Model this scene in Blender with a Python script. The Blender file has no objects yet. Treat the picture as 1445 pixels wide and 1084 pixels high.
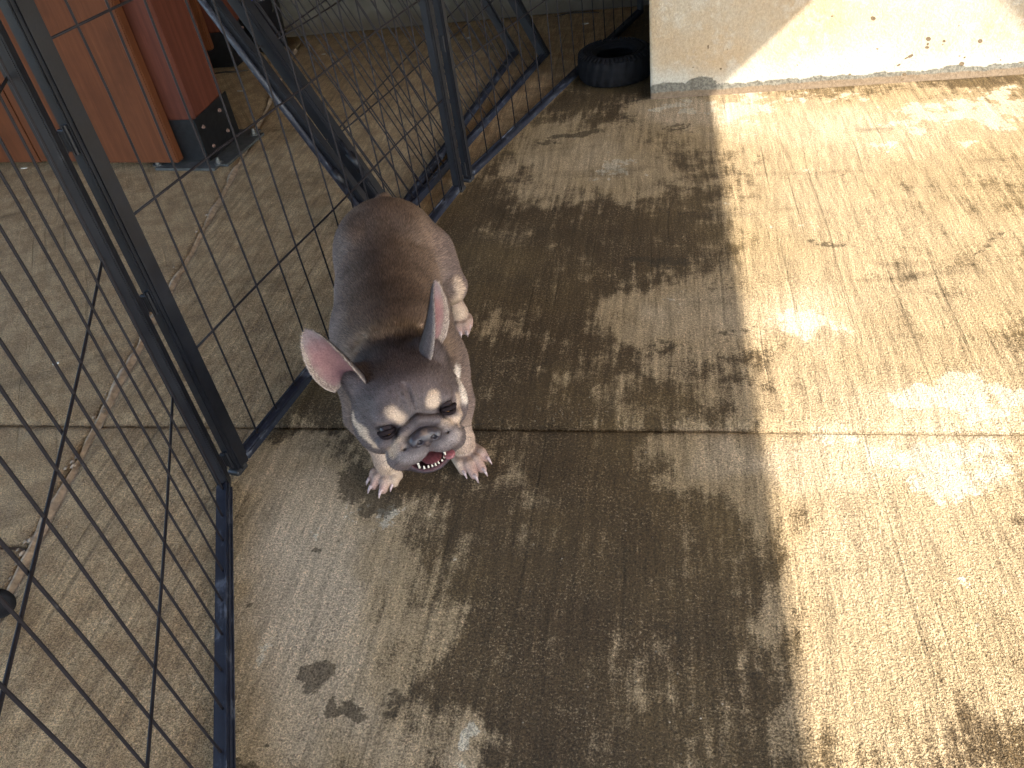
import bpy, bmesh, math, random
import numpy as np
from mathutils import Vector, Matrix, noise as mnoise
from mathutils.bvhtree import BVHTree

random.seed(7); rng = np.random.default_rng(7)
S = bpy.context.scene

# ------------------------------------------------------------------ camera, light, exposure
CAM_H = 1.0                      # someone sitting at the edge of the pen
FPX, PCX, PCY = 1140.0, 722.5, 542.0
RM = np.array([[0.98215, -0.0023, -0.18808], [0.1417, -0.64854, 0.74787], [-0.1237, -0.76118, -0.63664]])

cam = bpy.data.cameras.new('camera'); camo = bpy.data.objects.new('camera', cam); S.collection.objects.link(camo)
cam.sensor_width = 36; cam.lens = 36 * FPX / 1445; cam.clip_start = .02; cam.clip_end = 300
cm = Matrix([[RM[0, 0], -RM[0, 1], RM[0, 2] * -1, 0], [RM[1, 0], -RM[1, 1], -RM[1, 2], 0], [RM[2, 0], -RM[2, 1], -RM[2, 2], CAM_H], [0, 0, 0, 1]])
camo.matrix_world = cm
S.camera = camo

SUN = Vector((.736, -.50, .677)).normalized()       # direction towards the sun
w = bpy.data.worlds.new('World'); S.world = w; w.use_nodes = True
nt = w.node_tree; bg = nt.nodes['Background']
sky = nt.nodes.new('ShaderNodeTexSky'); sky.sky_type = 'NISHITA'; sky.sun_disc = False
sky.sun_elevation = math.asin(SUN.z); sky.sun_rotation = math.atan2(SUN.x, SUN.y)
nt.links.new(sky.outputs[0], bg.inputs[0]); bg.inputs[1].default_value = .15
sl = bpy.data.lights.new('sun', 'SUN'); so = bpy.data.objects.new('sun', sl); S.collection.objects.link(so)
sl.energy = 2.7; sl.angle = math.radians(.4); sl.color = (1, .93, .80)
so.rotation_euler = SUN.to_track_quat('Z', 'Y').to_euler(); so.location = (3, -2, 4)
S.view_settings.view_transform = 'Standard'; S.view_settings.look = 'None'
S.view_settings.gamma = 1; S.view_settings.use_curve_mapping = False
S.view_settings.exposure = 2.68
S.render.engine = 'CYCLES'

# ------------------------------------------------------------------ helpers
def ray(px, py):
    return RM @ np.array([px - PCX, py - PCY, FPX])
def at(px, py, z=0.0):
    r = ray(px, py); t = (z - CAM_H) / r[2]; p = r * t; return Vector((p[0], p[1], z))
def onplane_y(px, py, y):
    r = ray(px, py); t = y / r[1]; return Vector((r[0] * t, y, CAM_H + r[2] * t))

def link(name, me, mats=(), parent=None):
    o = bpy.data.objects.new(name, me); S.collection.objects.link(o)
    for m in (mats if isinstance(mats, (list, tuple)) else [mats]):
        if m is not None and me is not None and not (len(me.materials) and m.name in me.materials): me.materials.append(m)
    if parent is not None: o.parent = parent
    return o
def thing(name, label, cat, loc=(0, 0, 0), rotz=0, group=None):
    o = bpy.data.objects.new(name, None); S.collection.objects.link(o); o.empty_display_size = .1
    o.location = loc; o.rotation_euler = (0, 0, rotz); o['label'] = label; o['category'] = cat
    if group: o['group'] = group
    return o
def tag(o, label, cat, group=None):
    o['label'] = label; o['category'] = cat
    if group: o['group'] = group
    return o
def struct(o): o['kind'] = 'structure'; return o

def mesh_from(name, v, f, smooth=False):
    me = bpy.data.meshes.new(name); me.from_pydata([tuple(x) for x in v], [], [tuple(int(i) for i in x) for x in f]); me.update()
    if smooth: me.polygons.foreach_set('use_smooth', [True] * len(me.polygons))
    return me
def bm_mesh(name, bm, smooth=False):
    bmesh.ops.recalc_face_normals(bm, faces=bm.faces[:])
    me = bpy.data.meshes.new(name); bm.to_mesh(me); bm.free()
    if smooth: me.polygons.foreach_set('use_smooth', [True] * len(me.polygons))
    return me
def add_box(bm, c, s, bev=.0, mat=None, seg=1):
    r = bmesh.ops.create_cube(bm, size=1)
    vs = r['verts']
    bmesh.ops.scale(bm, vec=s, verts=vs)
    if bev: 
        es = list({e for v in vs for e in v.link_edges})
        rr = bmesh.ops.bevel(bm, geom=es, offset=bev, segments=seg, affect='EDGES'); vs = list({v for f in rr['faces'] for v in f.verts} | {v for v in vs if v.is_valid})
    if mat is not None: bmesh.ops.transform(bm, matrix=mat, verts=vs)
    bmesh.ops.translate(bm, vec=c, verts=vs)
    return vs
def add_cyl(bm, p, q, r1, r2=None, seg=10, caps=True):
    p = Vector(p); q = Vector(q); d = q - p
    r = bmesh.ops.create_cone(bm, cap_ends=caps, segments=seg, radius1=r1, radius2=r1 if r2 is None else r2, depth=d.length)
    m = Matrix.Translation((p + q) / 2) @ d.to_track_quat('Z', 'Y').to_matrix().to_4x4()
    bmesh.ops.transform(bm, matrix=m, verts=r['verts']); return r['verts']
def tube_mesh(name, pts, rad, seg=6):
    pts = [Vector(p) for p in pts]; v = []; f = []
    for i, p in enumerate(pts):
        d = (pts[min(i + 1, len(pts) - 1)] - pts[max(i - 1, 0)]).normalized()
        a = d.orthogonal().normalized() if i == 0 else (a - d * a.dot(d)).normalized()
        b = d.cross(a); rr = rad[i] if isinstance(rad, (list, tuple)) else rad
        for k in range(seg):
            t = 2 * math.pi * k / seg; v.append(p + (a * math.cos(t) + b * math.sin(t)) * rr)
    for i in range(len(pts) - 1):
        for k in range(seg):
            f.append((i * seg + k, i * seg + (k + 1) % seg, (i + 1) * seg + (k + 1) % seg, (i + 1) * seg + k))
    f.append(tuple(range(seg))[::-1]); f.append(tuple(range((len(pts) - 1) * seg, len(pts) * seg)))
    return mesh_from(name, v, f, True)

# ------------------------------------------------------------------ material helpers
class NT:
    def __init__(s, name):
        s.m = bpy.data.materials.new(name); s.m.use_nodes = True; s.t = s.m.node_tree
        s.b = s.t.nodes['Principled BSDF']; s.tc = s.t.nodes.new('ShaderNodeTexCoord')
    def n(s, typ, **kw):
        n = s.t.nodes.new(typ)
        for k, v in kw.items(): setattr(n, k, v)
        return n
    def l(s, a, b): s.t.links.new(a, b)
    def val(s, sock, x):
        if hasattr(x, 'is_output') or isinstance(x, bpy.types.NodeSocket): s.l(x, sock)
        else: sock.default_value = x
    def math(s, op, a, b=None, c=None, clamp=False):
        n = s.n('ShaderNodeMath', operation=op); n.use_clamp = clamp
        s.val(n.inputs[0], a)
        if b is not None: s.val(n.inputs[1], b)
        if c is not None: s.val(n.inputs[2], c)
        return n.outputs[0]
    def noise(s, scale, detail=4, rough=.5, vec=None, dist=0):
        n = s.n('ShaderNodeTexNoise'); n.inputs['Scale'].default_value = scale; n.inputs['Detail'].default_value = detail
        n.inputs['Roughness'].default_value = rough; n.inputs['Distortion'].default_value = dist
        s.l(vec if vec is not None else s.tc.outputs['Object'], n.inputs['Vector']); return n.outputs[0]
    def voro(s, scale, vec=None, feat='F1'):
        n = s.n('ShaderNodeTexVoronoi', feature=feat); n.inputs['Scale'].default_value = scale
        s.l(vec if vec is not None else s.tc.outputs['Object'], n.inputs['Vector']); return n.outputs[0]
    def map(s, scale=(1, 1, 1), rot=(0, 0, 0), vec=None):
        n = s.n('ShaderNodeMapping'); n.inputs['Scale'].default_value = scale; n.inputs['Rotation'].default_value = rot
        s.l(vec if vec is not None else s.tc.outputs['Object'], n.inputs['Vector']); return n.outputs[0]
    def ramp(s, x, a, b, lo=0., hi=1.):
        n = s.n('ShaderNodeMapRange'); n.interpolation_type = 'SMOOTHSTEP'
        s.val(n.inputs[0], x); n.inputs[1].default_value = a; n.inputs[2].default_value = b
        n.inputs[3].default_value = lo; n.inputs[4].default_value = hi; return n.outputs[0]
    def mix(s, f, a, b, mode='MIX'):
        n = s.n('ShaderNodeMix', data_type='RGBA', blend_type=mode)
        s.val(n.inputs[0], f)
        for sock, v in ((n.inputs[6], a), (n.inputs[7], b)):
            if isinstance(v, (tuple, list)): sock.default_value = (*v[:3], 1)
            else: s.l(v, sock)
        return n.outputs[2]
    def attr(s, name, col=False):
        n = s.n('ShaderNodeAttribute', attribute_name=name); return n.outputs['Color' if col else 'Fac']
    def bump(s, h, strength=.5, dist=.01, prev=None):
        n = s.n('ShaderNodeBump'); n.inputs['Strength'].default_value = strength; n.inputs['Distance'].default_value = dist
        s.l(h, n.inputs['Height'])
        if prev is not None: s.l(prev, n.inputs['Normal'])
        return n.outputs[0]
    def set(s, col=None, rough=None, metal=None, normal=None, spec=None):
        for k, v in (('Base Color', col), ('Roughness', rough), ('Metallic', metal), ('Normal', normal), ('Specular IOR Level', spec)):
            if v is None: continue
            if isinstance(v, (tuple, list)): s.b.inputs[k].default_value = (*v[:3], 1)
            else: s.val(s.b.inputs[k], v)
        return s.m

def concrete(name, rot=0.0, sk=1.0):
    m = NT(name)
    vec = m.map(rot=(0, 0, rot))
    outside = m.attr('outside')
    # slight meander so the broom marks are not ruler straight
    wob = m.n('ShaderNodeTexNoise'); wob.inputs['Scale'].default_value = 2.2; wob.inputs['Detail'].default_value = 2; m.l(vec, wob.inputs['Vector'])
    off = m.n('ShaderNodeVectorMath', operation='MULTIPLY_ADD'); m.l(wob.outputs[1], off.inputs[0]); off.inputs[1].default_value = (.028, 0, 0); m.l(vec, off.inputs[2])
    v2 = off.outputs[0]
    big = m.noise(3.2, 7, .62); mid = m.noise(17, 6, .65); fine = m.noise(90, 4, .6)
    dry = m.attr('dry'); spot = m.attr('spot'); bleach = m.attr('bleach')
    streak = m.noise(1, 5, .62, m.map((75, 5.5, 1), vec=v2))
    streak2 = m.noise(1, 3, .6, m.map((230, 22, 1), vec=v2))
    groove = m.noise(1, 2, .5, m.map((58, .9, 1), vec=v2))
    grit = m.noise(330, 3, .7); grit2 = m.noise(720, 2, .6)
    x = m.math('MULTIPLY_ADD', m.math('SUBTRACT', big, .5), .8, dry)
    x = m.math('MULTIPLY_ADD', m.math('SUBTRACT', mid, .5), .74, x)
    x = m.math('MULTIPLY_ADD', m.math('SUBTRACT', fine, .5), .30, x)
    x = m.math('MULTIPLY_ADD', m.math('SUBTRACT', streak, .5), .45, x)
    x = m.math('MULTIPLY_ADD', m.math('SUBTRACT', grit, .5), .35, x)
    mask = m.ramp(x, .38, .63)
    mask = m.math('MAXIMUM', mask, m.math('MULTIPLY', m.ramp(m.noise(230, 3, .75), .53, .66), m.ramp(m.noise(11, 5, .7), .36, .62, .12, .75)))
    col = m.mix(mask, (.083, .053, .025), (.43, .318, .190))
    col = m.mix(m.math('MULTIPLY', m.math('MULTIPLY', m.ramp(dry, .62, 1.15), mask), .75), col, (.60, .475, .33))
    # greyer cement film on the driest places
    y = m.math('MULTIPLY_ADD', m.math('SUBTRACT', mid, .5), 1.7, bleach)
    y = m.math('MULTIPLY_ADD', m.math('SUBTRACT', fine, .5), .45, y)
    y = m.math('MULTIPLY_ADD', m.math('SUBTRACT', big, .5), 1.5, y)
    y = m.math('MULTIPLY_ADD', m.math('SUBTRACT', streak, .5), .3, y)
    bm_ = m.ramp(y, .46, .56)
    col = m.mix(m.math('MULTIPLY', bm_, .9), col, (.62, .55, .42))
    # yellow-ochre tint variation
    hue = m.ramp(m.noise(1.7, 3, .6), .4, .68)
    col = m.mix(m.math('MULTIPLY', hue, .32), col, (.30, .205, .085))
    tanc = m.mix(m.ramp(mid, .38, .62), (.36, .232, .118), (.49, .340, .186)); tanc = m.mix(m.math('MULTIPLY', m.ramp(m.noise(6, 5, .65), .52, .72), .45), tanc, (.30, .19, .095))
    col = m.mix(m.math('MULTIPLY', outside, .88), col, tanc)
    # dark damp spots and scuffs
    z = m.math('MULTIPLY_ADD', m.math('SUBTRACT', m.noise(38, 5, .75), .5), 1.5, spot)
    z = m.math('MULTIPLY_ADD', m.math('SUBTRACT', fine, .5), .3, z)
    sm = m.ramp(z, .44, .56)
    scuff = m.ramp(m.noise(1, 5, .65, m.map((2.2, 9, 1), (0, 0, .35), vec=vec)), .56, .72)
    dark = m.math('MAXIMUM', sm, m.math('MULTIPLY', scuff, .55))
    col = m.mix(m.math('MULTIPLY', dark, .72), col, (.058, .042, .024))
    # streak, grit modulation
    f1 = m.ramp(streak, .25, .75, 1 - .25 * sk, 1 + .25 * sk); f2 = m.ramp(streak2, .3, .7, 1 - .12 * sk, 1 + .12 * sk); grit3 = m.noise(150, 4, .75)
    f3 = m.math('MULTIPLY', m.ramp(grit, .3, .7, .56, 1.5), m.ramp(grit3, .3, .7, .78, 1.24)); f4 = m.ramp(grit2, .3, .7, .7, 1.34)
    gl = m.ramp(groove, .30, .37, .74, 1.)
    k = m.math('MULTIPLY', m.math('MULTIPLY', f1, f2), m.math('MULTIPLY', m.math('MULTIPLY', f3, f4), gl))
    cc = m.n('ShaderNodeCombineColor')
    for i in range(3): m.l(k, cc.inputs[i])
    col = m.mix(1, col, cc.outputs[0], 'MULTIPLY')
    pits = m.ramp(m.voro(55), .03, .09, 0., 1.)
    col = m.mix(m.math('MULTIPLY', m.math('SUBTRACT', 1, pits), .6), col, (.05, .036, .02))
    h = m.math('MULTIPLY_ADD', streak, .75 * sk, m.math('MULTIPLY', grit, 1.3))
    h = m.math('MULTIPLY_ADD', grit3, 1.2, h); h = m.math('MULTIPLY_ADD', streak2, .35 * sk, h); h = m.math('MULTIPLY_ADD', mid, .8, h); h = m.math('MULTIPLY_ADD', grit2, .35, h)
    h = m.math('MULTIPLY_ADD', gl, 1.2, h)
    nrm = m.bump(h, 1.0, .0095)
    rough = m.ramp(m.math('ADD', m.math('MULTIPLY', mask, .6), m.math('MULTIPLY', grit, .4)), 0, 1, .50, .95)
    return m.set(col, rough, normal=nrm, spec=.14)

M_slab = concrete('concrete_broomed'); M_slab2 = concrete('concrete_outer', rot=math.radians(-32), sk=.45)

def simple(name, col, rough=.6, metal=0., nscale=30, var=.3, bump=.0, bscale=None, spec=.5):
    m = NT(name); n = m.noise(nscale, 5, .6)
    a = tuple(c * (1 - var) for c in col); b = tuple(min(c * (1 + var), .9) for c in col)
    c = m.mix(m.ramp(n, .3, .7), a, b)
    nr = m.bump(m.noise(bscale or nscale * 3, 5, .6), bump, .003) if bump else None
    return m.set(c, rough, metal, nr, spec)

def mat_paint(name, col, scratch, amt=.62):
    m = NT(name)
    n = m.noise(38, 6, .7); s = m.noise(1, 5, .7, m.map((60, 60, 9)))
    scr = m.ramp(m.math('ADD', m.math('MULTIPLY', n, .5), m.math('MULTIPLY', s, .5)), amt - .05, amt + .06)
    dust = m.ramp(m.noise(9, 5, .65), .42, .75)
    c = m.mix(m.math('MULTIPLY', dust, .35), col, tuple(x * 1.9 + .008 for x in col))
    c = m.mix(m.math('MULTIPLY', scr, .8), c, scratch)
    nr = m.bump(m.noise(300, 3, .6), .25, .0008)
    return m.set(c, m.ramp(n, .3, .7, .36 if 'wire' not in name else .55, .6), 0., nr, .38 if 'wire' not in name else .22)
M_paint = mat_paint('pen_paint', (.0045, .0052, .0085), (.05, .05, .056), .66)
M_rail = mat_paint('rail_paint_worn', (.010, .0125, .022), (.09, .10, .125), .56)
M_wire = mat_paint('wire_coating', (.010, .008, .010), (.06, .056, .058), .62)

def mat_wood(name, c1, c2):
    m = NT(name)
    g = m.noise(1, 6, .62, m.map((55, 55, 2.2))); f = m.noise(1, 3, .6, m.map((240, 240, 14)))
    d = m.noise(5, 4, .6)
    c = m.mix(m.ramp(g, .3, .72), c1, c2); c = m.mix(m.math('MULTIPLY', m.ramp(d, .45, .75), .45), c, tuple(x * .5 for x in c1))
    c = m.mix(m.math('MULTIPLY', m.ramp(f, .55, .75), .3), c, tuple(min(x * 1.7, .8) for x in c2))
    nr = m.bump(m.math('ADD', g, m.math('MULTIPLY', f, .5)), .35, .002)
    return m.set(c, .7, 0, nr, .18)
M_wood = mat_wood('stained_timber', (.078, .0235, .0080), (.108, .035, .0125))
M_wood2 = mat_wood('redwood_post', (.062, .0165, .0095), (.092, .027, .0150))
M_black = simple('black_steel', (.012, .012, .014), .5, 0, 60, .4, .2)
M_galv = simple('galvanised_plate', (.055, .055, .052), .6, .2, 40, .35, .2)
M_bolt = simple('bolt_steel', (.13, .13, .125), .4, .7, 200, .3)
M_screw = simple('screw_head', (.22, .14, .115), .5, .4, 200, .2)
M_rubber = simple('old_rubber', (.0045, .0045, .006), .8, 0, 55, .5, .5, 160, .2)
M_bucket = simple('black_plastic', (.016, .016, .02), .45, 0, 20, .3)
M_blue = simple('blue_plastic', (.01, .06, .42), .4, 0, 20, .2)
M_paleblue = simple('pale_blue_plastic', (.30, .42, .52), .5, 0, 60, .2)
M_chip = simple('pale_chip', (.55, .52, .45), .8, 0, 60, .2)
M_twig = simple('twig_bark', (.03, .022, .016), .85, 0, 60, .3)
M_ceil = simple('ceiling_plaster', (.62, .55, .42), .85, 0, 4, .06)
M_ground = simple('bare_earth', (.16, .13, .09), .95, 0, 3, .25, .4, 40)
M_bed = simple('joint_mortar', (.105, .070, .042), .95, 0, 70, .5, .6, 200)

def mat_plaster():
    m = NT('wall_plaster')
    spot = m.attr('spot'); geo = m.n('ShaderNodeNewGeometry'); sep = m.n('ShaderNodeSeparateXYZ'); m.l(m.tc.outputs['Object'], sep.inputs[0])
    z = sep.outputs['Z']
    n1 = m.noise(3.2, 6, .6); n2 = m.noise(22, 6, .65); n3 = m.noise(140, 4, .65); n4 = m.noise(420, 2, .6)
    c = m.mix(m.ramp(n1, .36, .64), (.37, .315, .235), (.365, .268, .165))
    c = m.mix(m.math('MULTIPLY', m.ramp(n2, .48, .66), .6), c, (.42, .37, .295))
    c = m.mix(m.math('MULTIPLY', m.ramp(m.noise(60, 4, .7), .58, .68), .3), c, (.33, .22, .12))
    # pale lime wash low down, grey cement at the foot, brown splash skirt lowest
    pale = m.ramp(m.math('ADD', z, m.math('MULTIPLY', m.math('SUBTRACT', n1, .5), .16)), .04, .13, 1., 0.)
    c = m.mix(m.math('MULTIPLY', pale, .6), c, (.40, .385, .335))
    cem = m.ramp(m.math('MULTIPLY_ADD', m.math('SUBTRACT', n2, .5), -.9, m.attr('cement')), .42, .56)
    cc = m.mix(m.ramp(n3, .35, .65), (.050, .047, .037), (.125, .115, .092))
    c = m.mix(m.math('MULTIPLY', cem, .85), c, cc)
    sk = m.ramp(m.math('ADD', z, m.math('MULTIPLY', m.math('SUBTRACT', n2, .5), .02)), .017, .023, 1., 0.)
    c = m.mix(m.math('MULTIPLY', sk, .8), c, (.17, .115, .07))
    sp = m.ramp(m.math('MULTIPLY_ADD', m.math('SUBTRACT', n2, .5), .3, spot), .42, .5)
    c = m.mix(m.math('MULTIPLY', sp, .95), c, (.11, .075, .042))
    k = m.n('ShaderNodeCombineColor'); kk = m.math('MULTIPLY', m.ramp(n3, .3, .7, .88, 1.10), m.ramp(n4, .3, .7, .88, 1.12))
    for i in range(3): m.l(kk, k.inputs[i])
    c = m.mix(1, c, k.outputs[0], 'MULTIPLY')
    h = m.math('MULTIPLY_ADD', cem, .6, m.math('ADD', n3, m.math('MULTIPLY', n2, .8)))
    return m.set(c, .85, 0, m.bump(h, .55, .004), .25)
M_plaster = mat_plaster()
def mat_backwall():
    m = NT('back_wall_render')
    sep = m.n('ShaderNodeSeparateXYZ'); m.l(m.tc.outputs['Object'], sep.inputs[0])
    n = m.noise(7, 6, .65); n2 = m.noise(120, 4, .6)
    c = m.mix(m.ramp(n, .3, .7), (.085, .080, .066), (.14, .132, .110))
    d = m.ramp(m.math('ADD', sep.outputs['Z'], m.math('MULTIPLY', m.math('SUBTRACT', n, .5), .1)), .02, .1, 1., 0.)
    c = m.mix(m.math('MULTIPLY', d, .7), c, (.07, .05, .032))
    c = m.mix(m.math('MULTIPLY', m.ramp(n2, .4, .7), .25), c, (.1, .09, .075))
    return m.set(c, .9, 0, m.bump(n2, .5, .004), .2)
M_back = mat_backwall()

# ------------------------------------------------------------------ the floor
def blobs(px_list):
    """marks on the concrete, given where they lie on the ground: centre and two half axes, with a height"""
    out = []
    for (x, y, rx, ry, ang, v) in px_list:
        a = math.radians(ang); c = at(x, y); u = at(x + rx * math.cos(a), y + rx * math.sin(a)) - c
        t = at(x - ry * math.sin(a), y + ry * math.cos(a)) - c
        J = np.array([[u.x, t.x], [u.y, t.y]]); out.append((np.array([c.x, c.y]), np.linalg.inv(J), v))
    return out
def field(P, bl, base=0., mode='add'):
    f = np.full(len(P), base); g_ = 1.4 if bl is BLEACH else 1.0
    A_ = .35 if bl is SPOT else 1.; X_, Y_ = P[:, 0], P[:, 1]       # bend the outlines so no mark is a clean oval
    wx = .016 * np.sin(31 * Y_ + 4 * np.sin(17 * X_ + 1)) + .011 * np.sin(67 * X_ - 43 * Y_ + 2) + .006 * np.sin(131 * Y_ + 90 * X_)
    wy = .018 * np.sin(27 * X_ + 3 * np.sin(21 * Y_ + 2)) + .012 * np.sin(59 * X_ + 37 * Y_) + .006 * np.sin(143 * X_ - 71 * Y_)
    P = P + A_ * np.stack([wx, wy], 1)
    for c, Ji, v in bl:
        q = (P - c) @ Ji.T; r2 = (q ** 2).sum(1); g = v * np.clip(1.25 - r2 * .75, 0, 1) ** 1.0 
        g = g_ * v * (1 / (1 + (r2 ** 2.2)))
        f = f + g if mode == 'add' else np.maximum(f, g)
    return f
DRY_SUNLIT = blobs([
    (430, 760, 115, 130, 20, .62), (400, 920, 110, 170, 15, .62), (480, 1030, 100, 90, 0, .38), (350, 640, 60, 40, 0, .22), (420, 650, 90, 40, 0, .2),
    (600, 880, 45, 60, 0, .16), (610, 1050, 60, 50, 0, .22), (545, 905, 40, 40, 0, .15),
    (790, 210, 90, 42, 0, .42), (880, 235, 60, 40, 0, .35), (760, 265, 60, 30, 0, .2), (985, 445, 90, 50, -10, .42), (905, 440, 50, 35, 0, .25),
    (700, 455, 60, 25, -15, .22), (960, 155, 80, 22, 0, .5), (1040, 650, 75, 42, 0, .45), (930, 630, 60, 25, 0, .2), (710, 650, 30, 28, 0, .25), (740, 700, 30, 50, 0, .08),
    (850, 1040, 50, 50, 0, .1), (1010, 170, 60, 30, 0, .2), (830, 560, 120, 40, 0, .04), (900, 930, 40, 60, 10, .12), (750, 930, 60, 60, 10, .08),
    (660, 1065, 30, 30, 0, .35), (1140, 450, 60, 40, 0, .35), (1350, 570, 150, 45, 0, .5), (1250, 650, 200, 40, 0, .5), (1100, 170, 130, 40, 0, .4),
    (1330, 170, 190, 45, 0, .4), (1180, 260, 160, 70, 0, .14), (1300, 400, 200, 120, 0, .10), (1290, 830, 230, 330, 0, .27), (1215, 880, 110, 260, 0, .22), (1150, 560, 60, 90, 0, .16), (1120, 330, 80, 140, 0, .12), (1270, 320, 260, 260, 0, .22), (1380, 780, 120, 200, 0, .1),  # broad ovals over the sunlit floor: drying, with sunlight also put into the tone
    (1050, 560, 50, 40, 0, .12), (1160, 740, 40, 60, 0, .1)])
BLEACH = blobs([
    (1350, 562, 105, 30, 3, .52), (1420, 590, 60, 25, 0, .35), (1280, 640, 170, 22, 4, .42), (1130, 640, 50, 40, 0, .32), (1330, 680, 50, 24, 0, .40), (1200, 625, 150, 14, 0, .3),
    (1140, 455, 55, 26, 5, .42), (1055, 155, 48, 26, 0, .45), (1160, 140, 90, 14, 0, .40), (1290, 165, 80, 26, -8, .42), (1400, 150, 70, 30, 0, .42), (1075, 190, 32, 22, 0, .3),
    (1370, 205, 24, 6, -5, .6), (1150, 235, 14, 22, 10, .42), (1235, 205, 30, 18, 0, .34), (1380, 888, 34, 10, 5, .45), (1130, 480, 40, 20, 0, .1),
    (800, 195, 75, 20, -6, .20), (870, 245, 45, 28, 0, .22), (950, 150, 45, 10, 0, .34), (745, 235, 35, 25, 0, .16), (985, 430, 60, 28, -5, .18), (900, 190, 40, 20, 0, .14),
    (665, 1062, 26, 22, 10, .42), (1050, 645, 42, 22, 0, .22), (510, 730, 55, 35, -20, .26), (400, 990, 20, 100, 12, .14), (570, 905, 30, 40, 0, .14), (440, 800, 60, 110, 20, .27), (400, 930, 90, 110, 10, .24), (1260, 850, 190, 230, 0, .08), (1200, 300, 170, 150, 0, .08),
    (1060, 580, 40, 20, 0, .15)])
SPOT = blobs([
    (450, 945, 24, 15, 15, .9), (443, 965, 20, 12, -30, .8), (470, 940, 8, 8, 0, .7), (472, 1003, 15, 20, 15, .85), (498, 1000, 14, 17, 0, .85), (555, 995, 26, 24, 0, .55),
    (354, 1075, 15, 12, 0, .9), (370, 1046, 7, 7, 0, .8), (332, 1062, 8, 5, 0, .7), (336, 1074, 7, 7, 0, .8), (362, 848, 9, 6, -50, .75), (500, 680, 26, 30, 15, .75), (535, 706, 34, 20, 0, .85), (480, 705, 22, 6, -25, .5),
    (463, 628, 5, 10, -10, .7), (488, 640, 3, 11, -20, .7), (455, 770, 14, 4, 20, .7), (483, 767, 4, 4, 0, .6), (500, 770, 3, 3, 0, .6), (650, 870, 30, 40, 0, .2),
    (815, 190, 45, 5, -8, .75), (770, 200, 22, 5, 0, .6), (880, 165, 14, 4, 0, .5), (955, 180, 30, 10, 0, .5), (870, 350, 90, 30, 0, .32), (930, 370, 60, 10, 6, .62), (860, 395, 70, 12, 3, .3),
    (960, 300, 45, 14, 0, .4), (1040, 465, 40, 10, -18, .5), (1015, 405, 40, 12, 0, .42), (930, 490, 30, 10, 0, .5), (1160, 342, 55, 7, 6, .5), (1395, 345, 60, 5, -38, .5), (1100, 330, 30, 6, 0, .38),
    (650, 470, 26, 16, 0, .45), (620, 640, 60, 22, 0, .42), (750, 790, 70, 90, 15, .24), (1000, 760, 60, 120, 5, .24), (830, 830, 60, 50, 0, .3), (930, 885, 130, 14, 12, .38), (1060, 960, 60, 50, -20, .36),
    (1100, 880, 40, 70, 0, .30), (820, 580, 220, 14, 0, .30), (1250, 345, 40, 6, 3, .3), (1190, 700, 50, 14, 0, .35), (1350, 835, 60, 26, 0, .28), (1350, 110, 120, 5, -2, .4),
    (570, 770, 16, 60, 15, .3), (545, 850, 26, 40, 0, .32), (820, 1020, 120, 40, 0, .22)])
A1, A2, A3 = at(328, 250), at(111, 650), at(13, 841)
def diag(y):                                  # rough joint running away on the left
    return np.interp(y, [A3.y - 6, A3.y, A2.y, A1.y, A1.y + 6], [A3.x + 6 * .21, A3.x, A2.x, A1.x, A1.x - 6 * .19])
YJ = (at(700, 604.5)).y
YB = 3.58                                      # back wall
floor = struct(bpy.data.objects.new('floor', bpy.data.meshes.new('floor'))); S.collection.objects.link(floor)
bmf = bmesh.new(); 
for (x0, x1, y0, y1) in ((-7, 8, -6, YB + .0),):
    vs = [bmf.verts.new(p) for p in ((x0, y0, -.012), (x1, y0, -.012), (x1, y1 + 1, -.012), (x0, y1 + 1, -.012))]; bmf.faces.new(vs)
bmf.to_mesh(floor.data); bmf.free(); floor.data.materials.append(M_bed)

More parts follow.
